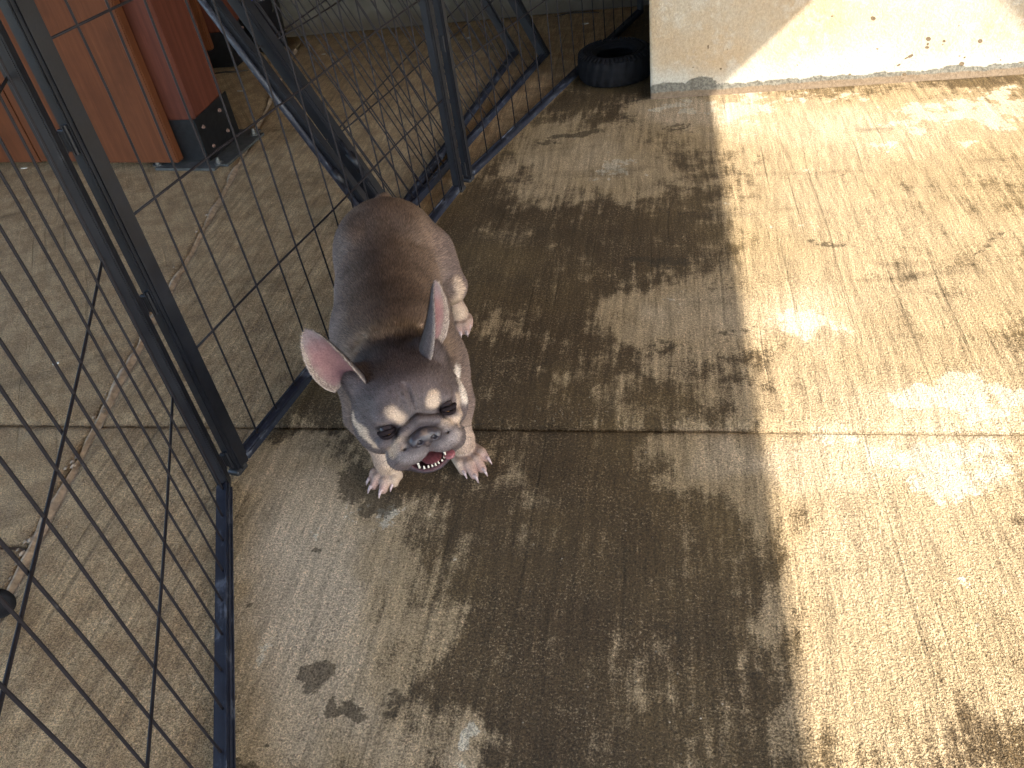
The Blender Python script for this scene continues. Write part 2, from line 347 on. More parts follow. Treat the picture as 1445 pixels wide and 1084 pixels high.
def lines(a, b, fa, fb, h):
    """grid lines from a to b, spacing h inside fa..fb and coarser outside"""
    r = [a]
    while r[-1] < b - 1e-6:
        x = r[-1]; d = 0 if fa <= x <= fb else min(abs(x - fa), abs(x - fb))
        r.append(min(b, x + max(h, d * .3)))
    return np.array(r)
def slab(us, ys, edge, sign, mat, near_e, far_e, dry0, gap=.004, rough_edge=.002):
    """a cast slab whose side follows edge(y); us measured away from that side, sign +1 to the right"""
    ny, nu = len(ys), len(us)
    U, Y = np.meshgrid(us, ys)
    jag = np.array([mnoise.noise(Vector((y * 40, sign, 3.3))) for y in ys]) * rough_edge * 2 + np.array([mnoise.noise(Vector((y * 9, sign, 8.3))) for y in ys]) * rough_edge * 2
    X = edge(Y) + sign * (gap + U) + sign * (jag[:, None] * np.exp(-U / .01))
    jx = np.array([mnoise.noise(Vector((x * 45, 1.7 + near_e, 5))) for x in X[0]]) * .0022
    if near_e: Y = Y + jx[None, :] * np.exp(-(Y - ys[0]) / .01)
    if far_e: Y = Y + jx[None, :] * np.exp(-(ys[-1] - Y) / .01) * .5
    Z = np.zeros_like(X)
    Z -= .004 * np.exp(-U / .006)
    if near_e: Z -= .006 * np.exp(-(Y - ys[0]) / .012)
    if far_e: Z -= .003 * np.exp(-(ys[-1] - Y) / .005)
    vv = np.stack([X.ravel(), Y.ravel(), Z.ravel()], 1)
    Z2 = np.array([mnoise.noise(Vector((p[0] * 5, p[1] * 5, 0))) for p in vv]) * .0012
    vv[:, 2] += Z2
    idx = np.arange(ny * nu).reshape(ny, nu)
    f = np.stack([idx[:-1, :-1].ravel(), idx[:-1, 1:].ravel(), idx[1:, 1:].ravel(), idx[1:, :-1].ravel()], 1)
    if sign < 0: f = f[:, ::-1]
    # skirts
    ring = list(idx[0, :]) + list(idx[1:, -1]) + list(idx[-1, -2::-1]) + list(idx[-2:0:-1, 0])
    low = vv[ring].copy(); low[:, 2] = -.03; n0 = len(vv); vv = np.vstack([vv, low]); n = len(ring)
    sk = [(ring[i], n0 + i, n0 + (i + 1) % n, ring[(i + 1) % n]) for i in range(n)]
    if sign < 0: sk = [q[::-1] for q in sk]
    me = bpy.data.meshes.new('slab'); me.from_pydata(vv.tolist(), [], f.tolist() + sk); me.update()
    me.polygons.foreach_set('use_smooth', [True] * len(f) + [False] * len(sk))
    P = vv[:, :2]
    for nm, bl, base, mode in (('dry', DRY_SUNLIT, dry0, 'add'), ('bleach', BLEACH, 0.02, 'max'), ('spot', SPOT, 0.02, 'max')):
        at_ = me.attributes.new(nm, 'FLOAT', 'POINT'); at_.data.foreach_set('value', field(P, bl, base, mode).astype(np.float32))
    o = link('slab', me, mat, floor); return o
us = lines(0, 7, 0, 2.4, .010)
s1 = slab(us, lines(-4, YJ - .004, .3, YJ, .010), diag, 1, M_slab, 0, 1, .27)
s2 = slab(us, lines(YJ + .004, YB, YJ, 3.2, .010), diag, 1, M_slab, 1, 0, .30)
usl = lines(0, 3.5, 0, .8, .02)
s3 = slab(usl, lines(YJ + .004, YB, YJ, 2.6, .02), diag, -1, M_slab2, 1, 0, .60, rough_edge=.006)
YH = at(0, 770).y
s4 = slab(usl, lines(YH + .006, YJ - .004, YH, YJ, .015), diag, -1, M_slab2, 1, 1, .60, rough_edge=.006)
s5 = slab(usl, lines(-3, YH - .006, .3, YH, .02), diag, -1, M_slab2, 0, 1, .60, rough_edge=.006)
# outside the pen the concrete was never wetted: raise 'dry' there along the line of the panels
PA0, PA1 = at(313, 1084, .02), at(314, 668, .02)
PB0, PB1 = at(327, 658, .02), at(650, 256, .02)
PC0, PC1 = at(657, 248, .02), at(905, 12, .02)
for s in (s1, s2, s3, s4, s5):
    me = s.data; n = len(me.vertices); co = np.empty(n * 3); me.vertices.foreach_get('co', co); co = co.reshape(-1, 3)
    px = np.interp(co[:, 1], [PA0.y - 3, PA0.y, PA1.y, PB1.y, PC1.y], [PA0.x, PA0.x, PA1.x, PB1.x, PC1.x])
    d = np.empty(n, np.float32); me.attributes['dry'].data.foreach_get('value', d)
    out = np.clip((px - co[:, 0]) / .03 + .5, 0, 1)
    oa = me.attributes.new('outside', 'FLOAT', 'POINT'); oa.data.foreach_set('value', out.astype(np.float32))
    d = d * (1 - out) + (.64 - .10 * np.clip((co[:, 1] - 2.2) / 1., 0, 1)) * out
    me.attributes['dry'].data.foreach_set('value', d.astype(np.float32))
    for nm in ('spot', 'bleach'):
        e = np.empty(n, np.float32); me.attributes[nm].data.foreach_get('value', e); e *= (1 - out); 
        if nm == 'bleach': e += .12 * out
        me.attributes[nm].data.foreach_set('value', e.astype(np.float32))
bmm = bmesh.new(); yy = np.arange(.3, 3.4, .012); rows = []
for y in yy:
    nz = mnoise.noise(Vector((y * 9, 2.2, 0))); n2 = mnoise.noise(Vector((y * 31, 5.2, 0))); wd_ = max(.0008, .009 + .018 * nz + .006 * n2); x = float(diag(y)) - .003
    rows.append([bmm.verts.new((x + .0105, y, -.0042 + .0012 * n2)), bmm.verts.new((x + .003, y, -.0030 + .001 * nz)), bmm.verts.new((x - wd_ * .25, y, .0012 + .002 * max(0, nz + .3))), bmm.verts.new((x - wd_ * .75, y, .0010 + .0022 * max(0, nz + .3) + .0006 * n2)), bmm.verts.new((x - wd_, y + .004 * n2, -.0004))])
for a, b in zip(rows[:-1], rows[1:]):
    for i in range(4): bmm.faces.new((a[i], b[i], b[i + 1], a[i + 1]))
link('mortar_fillet', bm_mesh('mortar_fillet', bmm, True), simple('mortar_smear', (.30, .215, .135), .95, 0, 60, .4, .7, 200), floor)
# earth beyond the terrace
gr = struct(link('ground', mesh_from('ground', [(-150, -150, -.05), (150, -150, -.05), (150, 150, -.05), (-150, 150, -.05)], [(0, 1, 2, 3)]), M_ground))
# crumbs of old mortar left standing along the rough joint
mv = []; mf = []
for i in range(34):
    y = random.uniform(.5, 2.2); x = float(diag(y)) - random.uniform(.004, .03); r = random.uniform(.002, .006)
    if random.random() < .5: y = random.choice([.68, .75, .93, 1.12, 1.35, 1.6]) + random.gauss(0, .04); x = float(diag(y)) - random.uniform(.004, .024)
    k = len(mv)
    for a in range(6):
        t = a * math.pi / 3 + random.random() * .5; mv.append((x + r * math.cos(t) * random.uniform(.7, 1.3), y + r * 1.5 * math.sin(t), 0))
    mv.append((x, y, r * .7)); mf += [(k + a, k + (a + 1) % 6, k + 6) for a in range(6)]
mo = link('mortar_crumbs', mesh_from('mortar_crumbs', mv, mf), simple('mortar_grey', (.24, .185, .13), .95, 0, 90, .3, .5)); mo['kind'] = 'stuff'; mo['label'] = 'crumbs of pale mortar along the rough slanting floor joint'
gv = []; gf = []
for i in range(900):
    if random.random() < .35: p = at(random.uniform(280, 640), random.uniform(40, 240))
    elif random.random() < .4: p = Vector((random.uniform(-.6, 1.4), YJ + .02 + random.random() ** 2 * .05, 0))
    else: p = at(random.uniform(0, 1445), random.uniform(130, 1084))
    r = random.uniform(.0006, .0018); k = len(gv); t0 = random.random() * 3
    for a in range(4):
        t = t0 + a * math.pi / 2; gv.append((p.x + r * math.cos(t), p.y + r * math.sin(t), .0))
    gv.append((p.x, p.y, r * 1.1)); gf += [(k + a, k + (a + 1) % 4, k + 4) for a in range(4)]
go = link('grit', mesh_from('grit', gv, gf), simple('sand_grit', (.26, .21, .15), .9, 0, 90, .5)); go['kind'] = 'stuff'; go['label'] = 'loose sand grains scattered over the damp concrete'

# ------------------------------------------------------------------ walls and roof
YW = at(918, 140).y; XW = at(918, 140).x
def wall_block():
    xs = np.concatenate([np.arange(0, 1.3, .003), [1.5, 2, 3, 5]]) ; zs = np.concatenate([np.arange(0, .42, .003), [.5, .8, 1.4, 2.4]])
    Xg, Zg = np.meshgrid(xs, zs); ny, nx = Xg.shape
    dent = np.array([[mnoise.noise(Vector((x * 3, z * 3, 1))) for x in xs] for z in zs]) * .003 + np.exp(-Zg / .02) * -.003
    edge = np.exp(-Xg / .004) * .003
    V = np.stack([Xg.ravel() + XW, (YW + dent + edge).ravel(), Zg.ravel()], 1)
    idx = np.arange(nx * ny).reshape(ny, nx)
    F = np.stack([idx[:-1, :-1].ravel(), idx[:-1, 1:].ravel(), idx[1:, 1:].ravel(), idx[1:, :-1].ravel()], 1).tolist()
    # left end face, right end, top
    n0 = len(V); L = V[idx[:, 0]].copy(); L[:, 1] = YB; R = V[idx[:, -1]].copy(); R[:, 1] = YB
    V = np.vstack([V, L, R])
    for i in range(ny - 1):
        F.append((idx[i, 0], idx[i + 1, 0], n0 + i + 1, n0 + i)); F.append((idx[i, -1], n0 + ny + i, n0 + ny + i + 1, idx[i + 1, -1]))
    me = bpy.data.meshes.new('wall'); me.from_pydata(V.tolist(), [], F); me.update()
    me.polygons.foreach_set('use_smooth', [True] * ((nx - 1) * (ny - 1)) + [False] * (2 * (ny - 1)))
    P = V[:, [0, 2]]
    def spots(lst, base):
        f = np.full(len(P), base)
        for (x, y, rx, ry, ang, v) in lst:
            a = math.radians(ang); c = onplane_y(x, y, YW); u = onplane_y(x + rx * math.cos(a), y + rx * math.sin(a), YW) - c; t = onplane_y(x - ry * math.sin(a), y + ry * math.cos(a), YW) - c
            Ji = np.linalg.inv(np.array([[u.x, t.x], [u.z, t.z]])); q = (P - np.array([c.x, c.z])) @ Ji.T
            f = np.maximum(f, v / (1 + ((q ** 2).sum(1)) ** 2.2))
        return f
    sp = spots([(1310, 55, 3.6, 3, 0, 1), (1309, 62, 2, 1.6, 0, 1), (1308, 67, 3, 2, 0, 1), (1332, 58, 2.4, 2, 0, 1), (1330, 63, 1.5, 1.2, 0, 1), (1383, 58, 3.2, 3, 0, 1), (1357, 90, 3.8, 2.8, -10, 1),
                (1354, 79, 1.6, 1.4, 0, .9), (1361, 81, 2, 1.2, -20, 1), (1285, 79, 4, 2, -25, 1), (1279, 82, 4, 1, -25, .9), (1268, 92, 3.4, 1.2, -30, 1), (1276, 105, 3, 2.4, 0, 1), (1273, 112, 3, 1.6, -30, 1),
                (1232, 26, 5, 4, 20, .62), (1174, 23, 1.6, 1.2, 0, .9), (1238, 69, 3, 2, 0, .55), (1199, 105, 2.4, 1.6, 0, .8), (1412, 85, 2.4, 2, 0, .6), (1440, 88, 3.4, 1, 0, .9), (1353, 36, 1.5, 2, 0, .7),
                (999, 66, 1, 3.5, 0, .9), (1017, 97, 2, 2, 0, .7), (1026, 70, 1, 1, 0, .9), (978, 95, 1, 1, 0, .9), (1097, 102, 2, 1.4, 0, .6), (1125, 92, 1.2, 1, 0, .8)], 0.)
    ce = spots([(945, 130, 36, 13, -4, 1.1), (985, 124, 26, 14, -20, 1.1), (1030, 126, 40, 12, -5, .75), (1090, 118, 70, 8, -4, .6), (1170, 116, 50, 5, -3, .45), (1320, 106, 36, 9, -4, .9), (1355, 100, 22, 8, 10, .9), (1380, 108, 20, 5, 0, .8),
                (1275, 112, 40, 4, 0, .5), (980, 95, 16, 6, -30, .42), (1430, 107, 40, 4, 0, .5), (1170, 112, 10, 3, 0, .7), (1240, 112, 14, 3, 0, .6), (1392, 99, 5, 4, 0, .5)], 0.)
    ce = np.maximum(ce, np.clip(1.3 - P[:, 1] / .040, 0, 1.0))
    for nm, d in (('spot', sp), ('cement', ce)):
        a = me.attributes.new(nm, 'FLOAT', 'POINT'); a.data.foreach_set('value', d.astype(np.float32))
    return link('wall', me, M_plaster)
wl = wall_block(); tag(wl, 'cream plastered wall end with grey cement foot and mud splashes, half in sun', 'wall')
bw = bmesh.new(); add_box(bw, (-2.5 + .5, YB + .1, 1.2), (7, .2, 2.4)); bwo = link('wall', bm_mesh('back_wall', bw), M_back); tag(bwo, 'grey rendered back wall in shadow behind the wire pen', 'wall')
bl = bmesh.new(); add_box(bl, (-2.75, 2.75, 1.2), (.2, 1.66, 2.4)); blo = link('wall', bm_mesh('unseen_shade_wall', bl), M_back); tag(blo, 'unseen grey side wall added on the left to darken the patio', 'wall')  # out of view; added to keep skylight off the left side
# roof over the patio: an L-shaped slab; its inner corner lets the sun in on the right
HR = 2.15; sh = Vector((SUN.x / SUN.z, SUN.y / SUN.z)) * HR
g0 = at(1147, 1084); g1 = at(1004, 132); dgx = (g1.x - g0.x) / (g1.y - g0.y)
wa = onplane_y(1408, 0, YW); wb = onplane_y(1445, 40, YW)
qa = Vector((wa.x, wa.y)) + Vector((SUN.x, SUN.y)) / SUN.z * (HR - wa.z); qb = Vector((wb.x, wb.y)) + Vector((SUN.x, SUN.y)) / SUN.z * (HR - wb.z)
def xe(y): return g0.x + sh.x + (y - sh.y - g0.y) * dgx
def ye(x): return qa.y + (x - qa.x) * (qb.y - qa.y) / (qb.x - qa.x)
# corner of the opening
yc = ye(xe(1.5)); yc = ye(xe(yc)); xc = xe(yc)
out = [(-2.55, -3.4), (xe(-3.4), -3.4), (xc, yc), (7.5, ye(7.5)), (7.5, YB + .2), (-2.55, YB + .2)]
br = bmesh.new(); lo = [br.verts.new((x, y, HR)) for x, y in out]; hi = [br.verts.new((x, y, HR + .16)) for x, y in out]
for q in ((0, 1, 2, 5), (2, 3, 4, 5)): br.faces.new([lo[i] for i in q][::-1]); br.faces.new([hi[i] for i in q])
for i in range(6): br.faces.new((lo[i], lo[(i + 1) % 6], hi[(i + 1) % 6], hi[i]))
roof = link('roof', bm_mesh('roof', br), M_ceil); tag(roof, 'plastered patio roof slab shading the pen and the dog', 'roof')

# ------------------------------------------------------------------ the wire pen
_wires = {}
def wire_data(L, var, r=.0019):
    k = (round(L, 3), var, r)
    if k not in _wires:
        rr = random.Random(hash(k) & 0xffff); n = 9
        a1 = rr.uniform(-.004, .004); a2 = rr.uniform(-.005, .005); ph = rr.uniform(0, 6)
        pts = [(a1 * math.sin(math.pi * i / n) + .0012 * math.sin(ph + i * 1.3), a2 * math.sin(math.pi * i / n) + .0012 * math.cos(ph + i), L * i / n) for i in range(n + 1)]
        me = tube_mesh('wire', pts, r, 6); me.materials.append(M_wire); _wires[k] = me
    return _wires[k]
def bar_data(L, w, d, name, mat, lip=True):
    """square tube with a folded lip; long axis Z"""
    bm = bmesh.new(); add_box(bm, (0, 0, L / 2), (w, d, L), .0022, seg=2)
    if lip:
        add_box(bm, (w * .5 + .0012, d * .30, L / 2), (.004, .003, L - .004)); add_box(bm, (-w * .22, d * .5 + .0012, L / 2), (.0035, .0034, L - .006))
    me = bm_mesh(name, bm); me.materials.append(mat); return me
def panel(label, P0, P1, height, lean, woff, wgap, nw, hs, base=.004, h_l=.022, post_w=.024, end=.0, lip=True, post_d=.020, group='wire panels of the dog pen', hwire=.0021):
    P0 = Vector((P0[0], P0[1], 0)); P1 = Vector((P1[0], P1[1], 0)); e = (P1 - P0); L = e.length; e.normalize()
    nrm = Vector((0, 0, 1)).cross(e)
    up = Vector((0, 0, 1)) * math.cos(lean) + nrm * math.sin(lean)
    wv = e.cross(up)
    root = thing('pen_panel', label, 'pen panel', P0 + Vector((0, 0, base)), 0, group)
    B = Matrix((e, wv, up)).transposed().to_4x4()      # local x along, y normal, z up
    def put(name, me, m):
        o = link(name, me, (), root); o.matrix_local = B @ m; return o
    pm = bar_data(height, post_w, post_d, 'post', M_paint, lip)
    put('post', pm, Matrix.Translation((post_w / 2, 0, 0))); put('post', pm, Matrix.Translation((L - post_w / 2, 0, 0)))
    rot = Matrix.Rotation(math.pi / 2, 4, 'Y')
    rl = bar_data(L - 2 * post_w - .001, h_l * .8, .022, 'rail', M_rail, True)
    put('rail', rl, Matrix.Translation((post_w + .0005, 0, h_l * .45)) @ rot @ Matrix.Rotation(math.pi, 4, 'Z'))
    put('rail', rl, Matrix.Translation((post_w + .0005, 0, height - h_l * .45)) @ rot)
    x = woff; i = 0
    while i < nw and x < L - post_w - .012:
        me = wire_data(height - .03, random.randrange(5)); put('wire', me, Matrix.Translation((x + random.uniform(-.002, .002), 0, .016)) @ Matrix.Rotation(random.uniform(0, 6.3), 4, 'Z')); x += wgap; i += 1
    for z in hs:
        me = wire_data(L - 2 * post_w + .01, 9, hwire); put('cross_wire', me, Matrix.Translation((post_w - .005, .0038, z)) @ rot)
    root['panel_len'] = L
    return root, put, L
HSB = [.258, .504, .752]
# near left panel, running towards the camera
dA = (PA0 - PA1).normalized(); A_end = PA1 + dA * 1.16
rA, putA, LA = panel('nearest wire pen panel, its rail running down beside the left floor edge', PA1 + dA * .0, A_end, 1.0, 0, .045, .0612, 18, [.228, .480, .734], post_w=.028)
dB = (PB1 - PB0).normalized()
rB, putB, LB = panel('wire pen panel directly behind the dog between two posts', PB0, PB1, 1.0, 0, .085, .0705, 14, HSB, post_w=.034)
dC = (PC1 - PC0).normalized()
rC, putC, LC = panel('far wire pen panel ending beside the tyre', PC0, PC1, 1.0, 0, .135, .0953, 15, [.305, .56, .80])
LEAN = math.radians(26)
L1a, L1b = at(543, 327, .02), at(729, 70, .02); L2a, L2b = at(556, 318, .02), at(772, 72, .02)
r1, put1, LL1 = panel('outer of two spare wire panels leaning behind the pen', L1a, L1b, 1.0, LEAN, .07, .069, 19, [.27, .52, .78], lip=False, post_w=.026, post_d=.026, group='spare panels leaning outside the pen')
r2, put2, LL2 = panel('inner of two spare wire panels leaning behind the pen', L2a, L2b, 1.0, LEAN, .07, .069, 19, [.27, .52, .78], lip=True, post_w=.040, post_d=.030, group='spare panels leaning outside the pen')
# hinge sleeves and pins on the posts
def sleeve(put, x, y, z, r=.0105, L=.055, name='hinge_sleeve'):
    bm = bmesh.new(); add_cyl(bm, (0, 0, 0), (0, 0, L), r, seg=14); add_cyl(bm, (0, 0, -.03), (0, 0, L + .035), r * .55, seg=10)
    me = bm_mesh(name, bm); me.materials.append(M_paint); me.polygons.foreach_set('use_smooth', [True] * len(me.polygons)); put(name, me, Matrix.Translation((x, y, z)))
for z in (.16, .80): sleeve(put1, -.006, -.004, z); sleeve(put2, .008, .016, z + .01)
bm = bmesh.new(); add_cyl(bm, (0, 0, 0), (0, 0, .98), .0075, seg=12); me = bm_mesh('hinge_rod', bm, True); me.materials.append(M_rail); put1('hinge_rod', me, Matrix.Translation((-.010, -.006, .01)))
for put, xs in ((putA, -.003), (putB, -.003), (putB, LB + .003), (putC, -.003)):
    for z in (.02, .36, .62, .9):
        bm = bmesh.new(); add_box(bm, (0, 0, .015), (.006, .012, .03), .001); add_cyl(bm, (0, .008, -.004), (0, .008, .036), .0035, seg=8)
        me = bm_mesh('hinge', bm); me.materials.append(M_paint); put('hinge', me, Matrix.Translation((xs, -.004, z)))
# rubber feet under the post ends
for put, xs in ((putB, .010), (putB, LB - .012), (putC, .012)):
    bm = bmesh.new(); add_box(bm, (0, 0, .002), (.03, .026, .012), .003); me = bm_mesh('post_foot', bm); me.materials.append(M_black); put('post_foot', me, Matrix.Translation((xs, 0, -.002)))

# ------------------------------------------------------------------ timber columns
def column(label, O, rz, boards, scale=1.0, plate=True):
    t = thing('timber_column', label, 'column', (O.x, O.y, 0), rz, 'clad timber columns outside the pen')
    def part(name, me, mat, p=t):
        return link(name, me, mat, p)
    bm = bmesh.new(); add_box(bm, (-.075, .115, 1.215), (.15, .19, 2.37), .012, seg=3); part('post', bm_mesh('post', bm, False), M_wood2)
    for (x0, x1, yf, th, z0) in boards:
        bm = bmesh.new(); add_box(bm, ((x0 + x1) / 2, yf + th / 2, (2.4 + z0) / 2), (x1 - x0, th, 2.4 - z0), .004, seg=2); part('board', bm_mesh('board', bm), M_wood)
    # folded black steel shoe
    bm = bmesh.new(); e = .004
    pts = [(-.156, .017), (.003, .017), (.004, .018), (.004, .215)]; th = .003
    v = []; zt = [.150, .150, .150, .150]
    def wallq(a, b, z1, z2):
        q = [bm.verts.new((a[0], a[1], .012)), bm.verts.new((b[0], b[1], .012)), bm.verts.new((b[0], b[1], z2)), bm.verts.new((a[0], a[1], z1))]; bm.faces.new(q)
    wallq((-.156, .016), (.004, .016), .15, .15); wallq((.004, .016), (.004, .215), .15, .165)
    r = bmesh.ops.solidify(bm, geom=bm.faces[:], thickness=.003)
    sh_ = part('shoe', bm_mesh('shoe', bm), M_black)
    for (y, z) in ((.045, .115), (.15, .125), (.060, .045), (.155, .055)):
        bm = bmesh.new(); add_cyl(bm, (.004, y, z), (.0095, y, z), .0065, .0045, 10); link('screw', bm_mesh('screw', bm), M_screw, sh_)
    if plate:
        bm = bmesh.new(); add_box(bm, (-.065, .12, .006), (.285, .30, .008), .0); bmesh.ops.bevel(bm, geom=[e_ for e_ in bm.edges if abs(e_.verts[0].co.z - e_.verts[1].co.z) > .004], offset=.03, segments=4, affect='EDGES')
        pl = part('base_plate', bm_mesh('base_plate', bm), M_galv)
        for (x, y) in ((.045, .005), (-.18, -.005), (.05, .225)):
            bm = bmesh.new(); add_cyl(bm, (x, y, .010), (x, y, .013), .015, .015, 16); add_cyl(bm, (x, y, .013), (x, y, .023), .0095, .009, 6); add_cyl(bm, (x, y, .023), (x, y, .031), .0055, .005, 10)
            link('bolt', bm_mesh('bolt', bm), M_bolt, pl)
    return t
Oc = at(291, 231, .012)
column('orange-brown clad timber column with black shoe and bolted plate', Oc, math.radians(-7), [(-.365, -.088, -.018, .034, .022), (-.40, -.372, -.004, .03, .03), (-.64, -.404, -.018, .03, .026), (-.92, -.646, -.012, .03, .02)])
O2 = at(331, 96, .012)
column('darker timber column further back beside the black bucket', O2, math.radians(-3), [(-.30, -.07, -.010, .03, .09), (-.55, -.31, -.01, .03, .09)], plate=False)

# ------------------------------------------------------------------ tyre
def tyre(label, c, R, r_in, h):
    t = thing('tyre', label, 'tyre', (c.x, c.y, 0), .3)
    prof = []   # (radius, z) closed section of an off-road tyre lying flat
    for (rr, z) in [(r_in, .22), (r_in + .006, .12), (r_in + .02, .05), (R * .82, .02), (R * .93, .07), (R * .985, .18), (R, .34), (R, .66), (R * .985, .82), (R * .93, .93), (R * .80, .985), (R * .66, .97), (r_in + .012, .91), (r_in, .86), (r_in - .004, .80),
                    (r_in + .016, .74), (R * .82, .66), (R * .86, .5), (R * .82, .34), (r_in + .016, .27)]: prof.append((rr, z * h))
    N = 96; v = []; f = []; n = len(prof)
    for i in range(N):
        a = 2 * math.pi * i / N
        for j, (rr, z) in enumerate(prof):
            k = rr
            if 4 <= j <= 9:     # tread blocks, offset rows
                row = 0 if z < h * .5 else 2
                if (i + row) % 4 == 0: k = rr - .0075
                elif 5 <= j <= 8 and (i + row) % 4 == 1: k = rr + .001
            v.append((k * math.cos(a), k * math.sin(a), z + .0015 * math.sin(3 * a)))
    for i in range(N):
        for j in range(n):
            a = i * n + j; b = i * n + (j + 1) % n; c2 = ((i + 1) % N) * n + (j + 1) % n; d = ((i + 1) % N) * n + j; f.append((a, d, c2, b))
    me = mesh_from('casing', v, f, True); link('casing', me, M_rubber, t)
    bm = bmesh.new()
    for i in range(48):        # raised lugs on the shoulder
        a = 2 * math.pi * (i + .5) / 48; m = Matrix.Rotation(a, 4, 'Z')
        add_box(bm, (0, 0, 0), (.020, .0085, .006), .001, mat=Matrix.Rotation(a, 4, 'Z') @ Matrix.Translation((R * .90, 0, h * .955)) @ Matrix.Rotation(.55, 4, 'Y'))
    link('tread_lugs', bm_mesh('tread_lugs', bm), M_rubber, t)
    bm = bmesh.new()
    for rr in (r_in + .012, R * .74):
        for i in range(48):
            a = 2 * math.pi * i / 48; b = 2 * math.pi * (i + 1) / 48
            add_cyl(bm, (rr * math.cos(a), rr * math.sin(a), h * (.935 if rr < R * .7 else .985)), (rr * math.cos(b), rr * math.sin(b), h * (.935 if rr < R * .7 else .985)), .0016, seg=4, caps=False)
    link('bead_ring', bm_mesh('bead_ring', bm), M_rubber, t)
    return t
tyre('small black knobbly tyre lying flat between pen and wall', at(868, 92, .04), .125, .064, .095)

# ------------------------------------------------------------------ small things behind and beside the pen
pb = at(384, 66, 0)
t = thing('bucket', 'black plastic bucket by the back wall holding a blue brush', 'bucket', (pb.x, pb.y, 0))
N = 28; prof = [(.0, .004), (.070, .0), (.085, .20), (.091, .20), (.091, .212), (.083, .212), (.068, .012), (0, .012)]; v = []; f = []
for i in range(N):
    a = 2 * math.pi * i / N
    for rr, z in prof: v.append((rr * math.cos(a), rr * math.sin(a), z))
n = len(prof)
for i in range(N):
    for j in range(n - 1): f.append((i * n + j, ((i + 1) % N) * n + j, ((i + 1) % N) * n + j + 1, i * n + j + 1))
link('bucket_body', mesh_from('bucket_body', v, f, True), M_bucket, t)
link('handle', tube_mesh('handle', [(.088 * math.cos(a), .088 * math.sin(a) * .35 - .06, .20 - .08 * math.sin(a)) for a in [math.pi * k / 12 for k in range(13)]], .003), M_galv, t)
tb = thing('brush', 'blue handled brush standing in the black bucket', 'brush', (pb.x - .012, pb.y - .045, .03), .4)
bm = bmesh.new(); add_box(bm, (0, 0, .20), (.040, .014, .36), .006, seg=2, mat=Matrix.Rotation(math.radians(-4), 4, 'Y')); link('handle', bm_mesh('handle', bm), M_blue, tb)
bm = bmesh.new(); add_box(bm, (.03, 0, .03), (.05, .03, .04), .004, mat=None); link('bristles', bm_mesh('bristles', bm), M_twig, tb)
p = at(398, 50, .01)
bm = bmesh.new(); add_box(bm, (0, 0, 0), (.012, .11, .006), .002); add_box(bm, (0, .045, .004), (.018, .02, .010), .002)
o = link('clothes_peg', bm_mesh('clothes_peg', bm), M_paleblue); o.location = (p.x, p.y, .006); o.rotation_euler = (0, 0, .35); tag(o, 'pale blue plastic peg on the floor near the back wall', 'peg')
p = at(325, 104); o = link('stick', tube_mesh('stick', [(-.07, 0, .006), (-.02, .004, .007), (.03, .0, .006), (.08, .007, .006)], [.003, .004, .004, .003]), M_twig); o.location = (p.x, p.y, 0); tag(o, 'short dark stick lying behind the timber column', 'stick')
for i, (x, y, s, lab) in enumerate(((147, 233, .03, 'thin pale splinter at the foot of the cladding boards, nearest the thick post'), (35, 239, .022, 'pale splinter under the cladding boards, further left'), (340, 130, .03, 'pale straw lying behind the pen wire'), (826, 35, .025, 'pale flake on dark floor behind the far pen panel'), (457, 78, .016, 'small pink flake on the floor by the spare panels'), (661, 55, .012, 'white speck of debris seen through the far pen panel'), (80, 515, .014, 'tiny straw piece on the floor outside the near panel'))):
    p = at(x, y); bm = bmesh.new(); add_box(bm, (0, 0, 0), (s, s * .16 if i < 3 else s * .45, .0025), .0004); vs = bm.verts[:]
    for v_ in vs: v_.co.z += (v_.co.x / s) ** 2 * .006
    o = link('chip', bm_mesh('chip', bm), M_chip); o.location = (p.x, p.y, .003); o.rotation_euler = (0, 0, random.uniform(-.5, .9)); tag(o, lab, 'debris')
# brown twig bits on the dark floor far behind
p = at(815, 20); o = link('twig', tube_mesh('twig', [(-.09, -.02, .004), (-.04, .005, .006), (.02, .0, .005), (.09, -.015, .004)], [.002, .003, .003, .002]), M_twig); o.location = (p.x, p.y, 0); tag(o, 'thin dark twig on the floor behind the far pen panel', 'twig')
# rubber castor at the very left
pc = at(0, 858, .02); t = thing('castor', 'black rubber castor wheel at the left edge outside the pen', 'castor', (pc.x - .004, pc.y, 0), .5)
bm = bmesh.new(); r = bmesh.ops.create_uvsphere(bm, u_segments=24, v_segments=12, radius=.030); bmesh.ops.scale(bm, vec=(1, .6, 1), verts=r['verts']); bmesh.ops.translate(bm, vec=(0, 0, .030), verts=r['verts']); link('wheel', bm_mesh('wheel', bm, True), M_rubber, t)
bm = bmesh.new(); add_box(bm, (-.008, 0, .056), (.05, .05, .016), .005, seg=2); add_box(bm, (-.006, .022, .04), (.02, .004, .03), .001); add_box(bm, (-.006, -.022, .04), (.02, .004, .03), .001); link('fork', bm_mesh('fork', bm), M_bucket, t)
bm = bmesh.new(); add_cyl(bm, (-.008, 0, .064), (-.008, 0, .36), .011, seg=12); link('leg', bm_mesh('leg', bm, True), M_black, t)

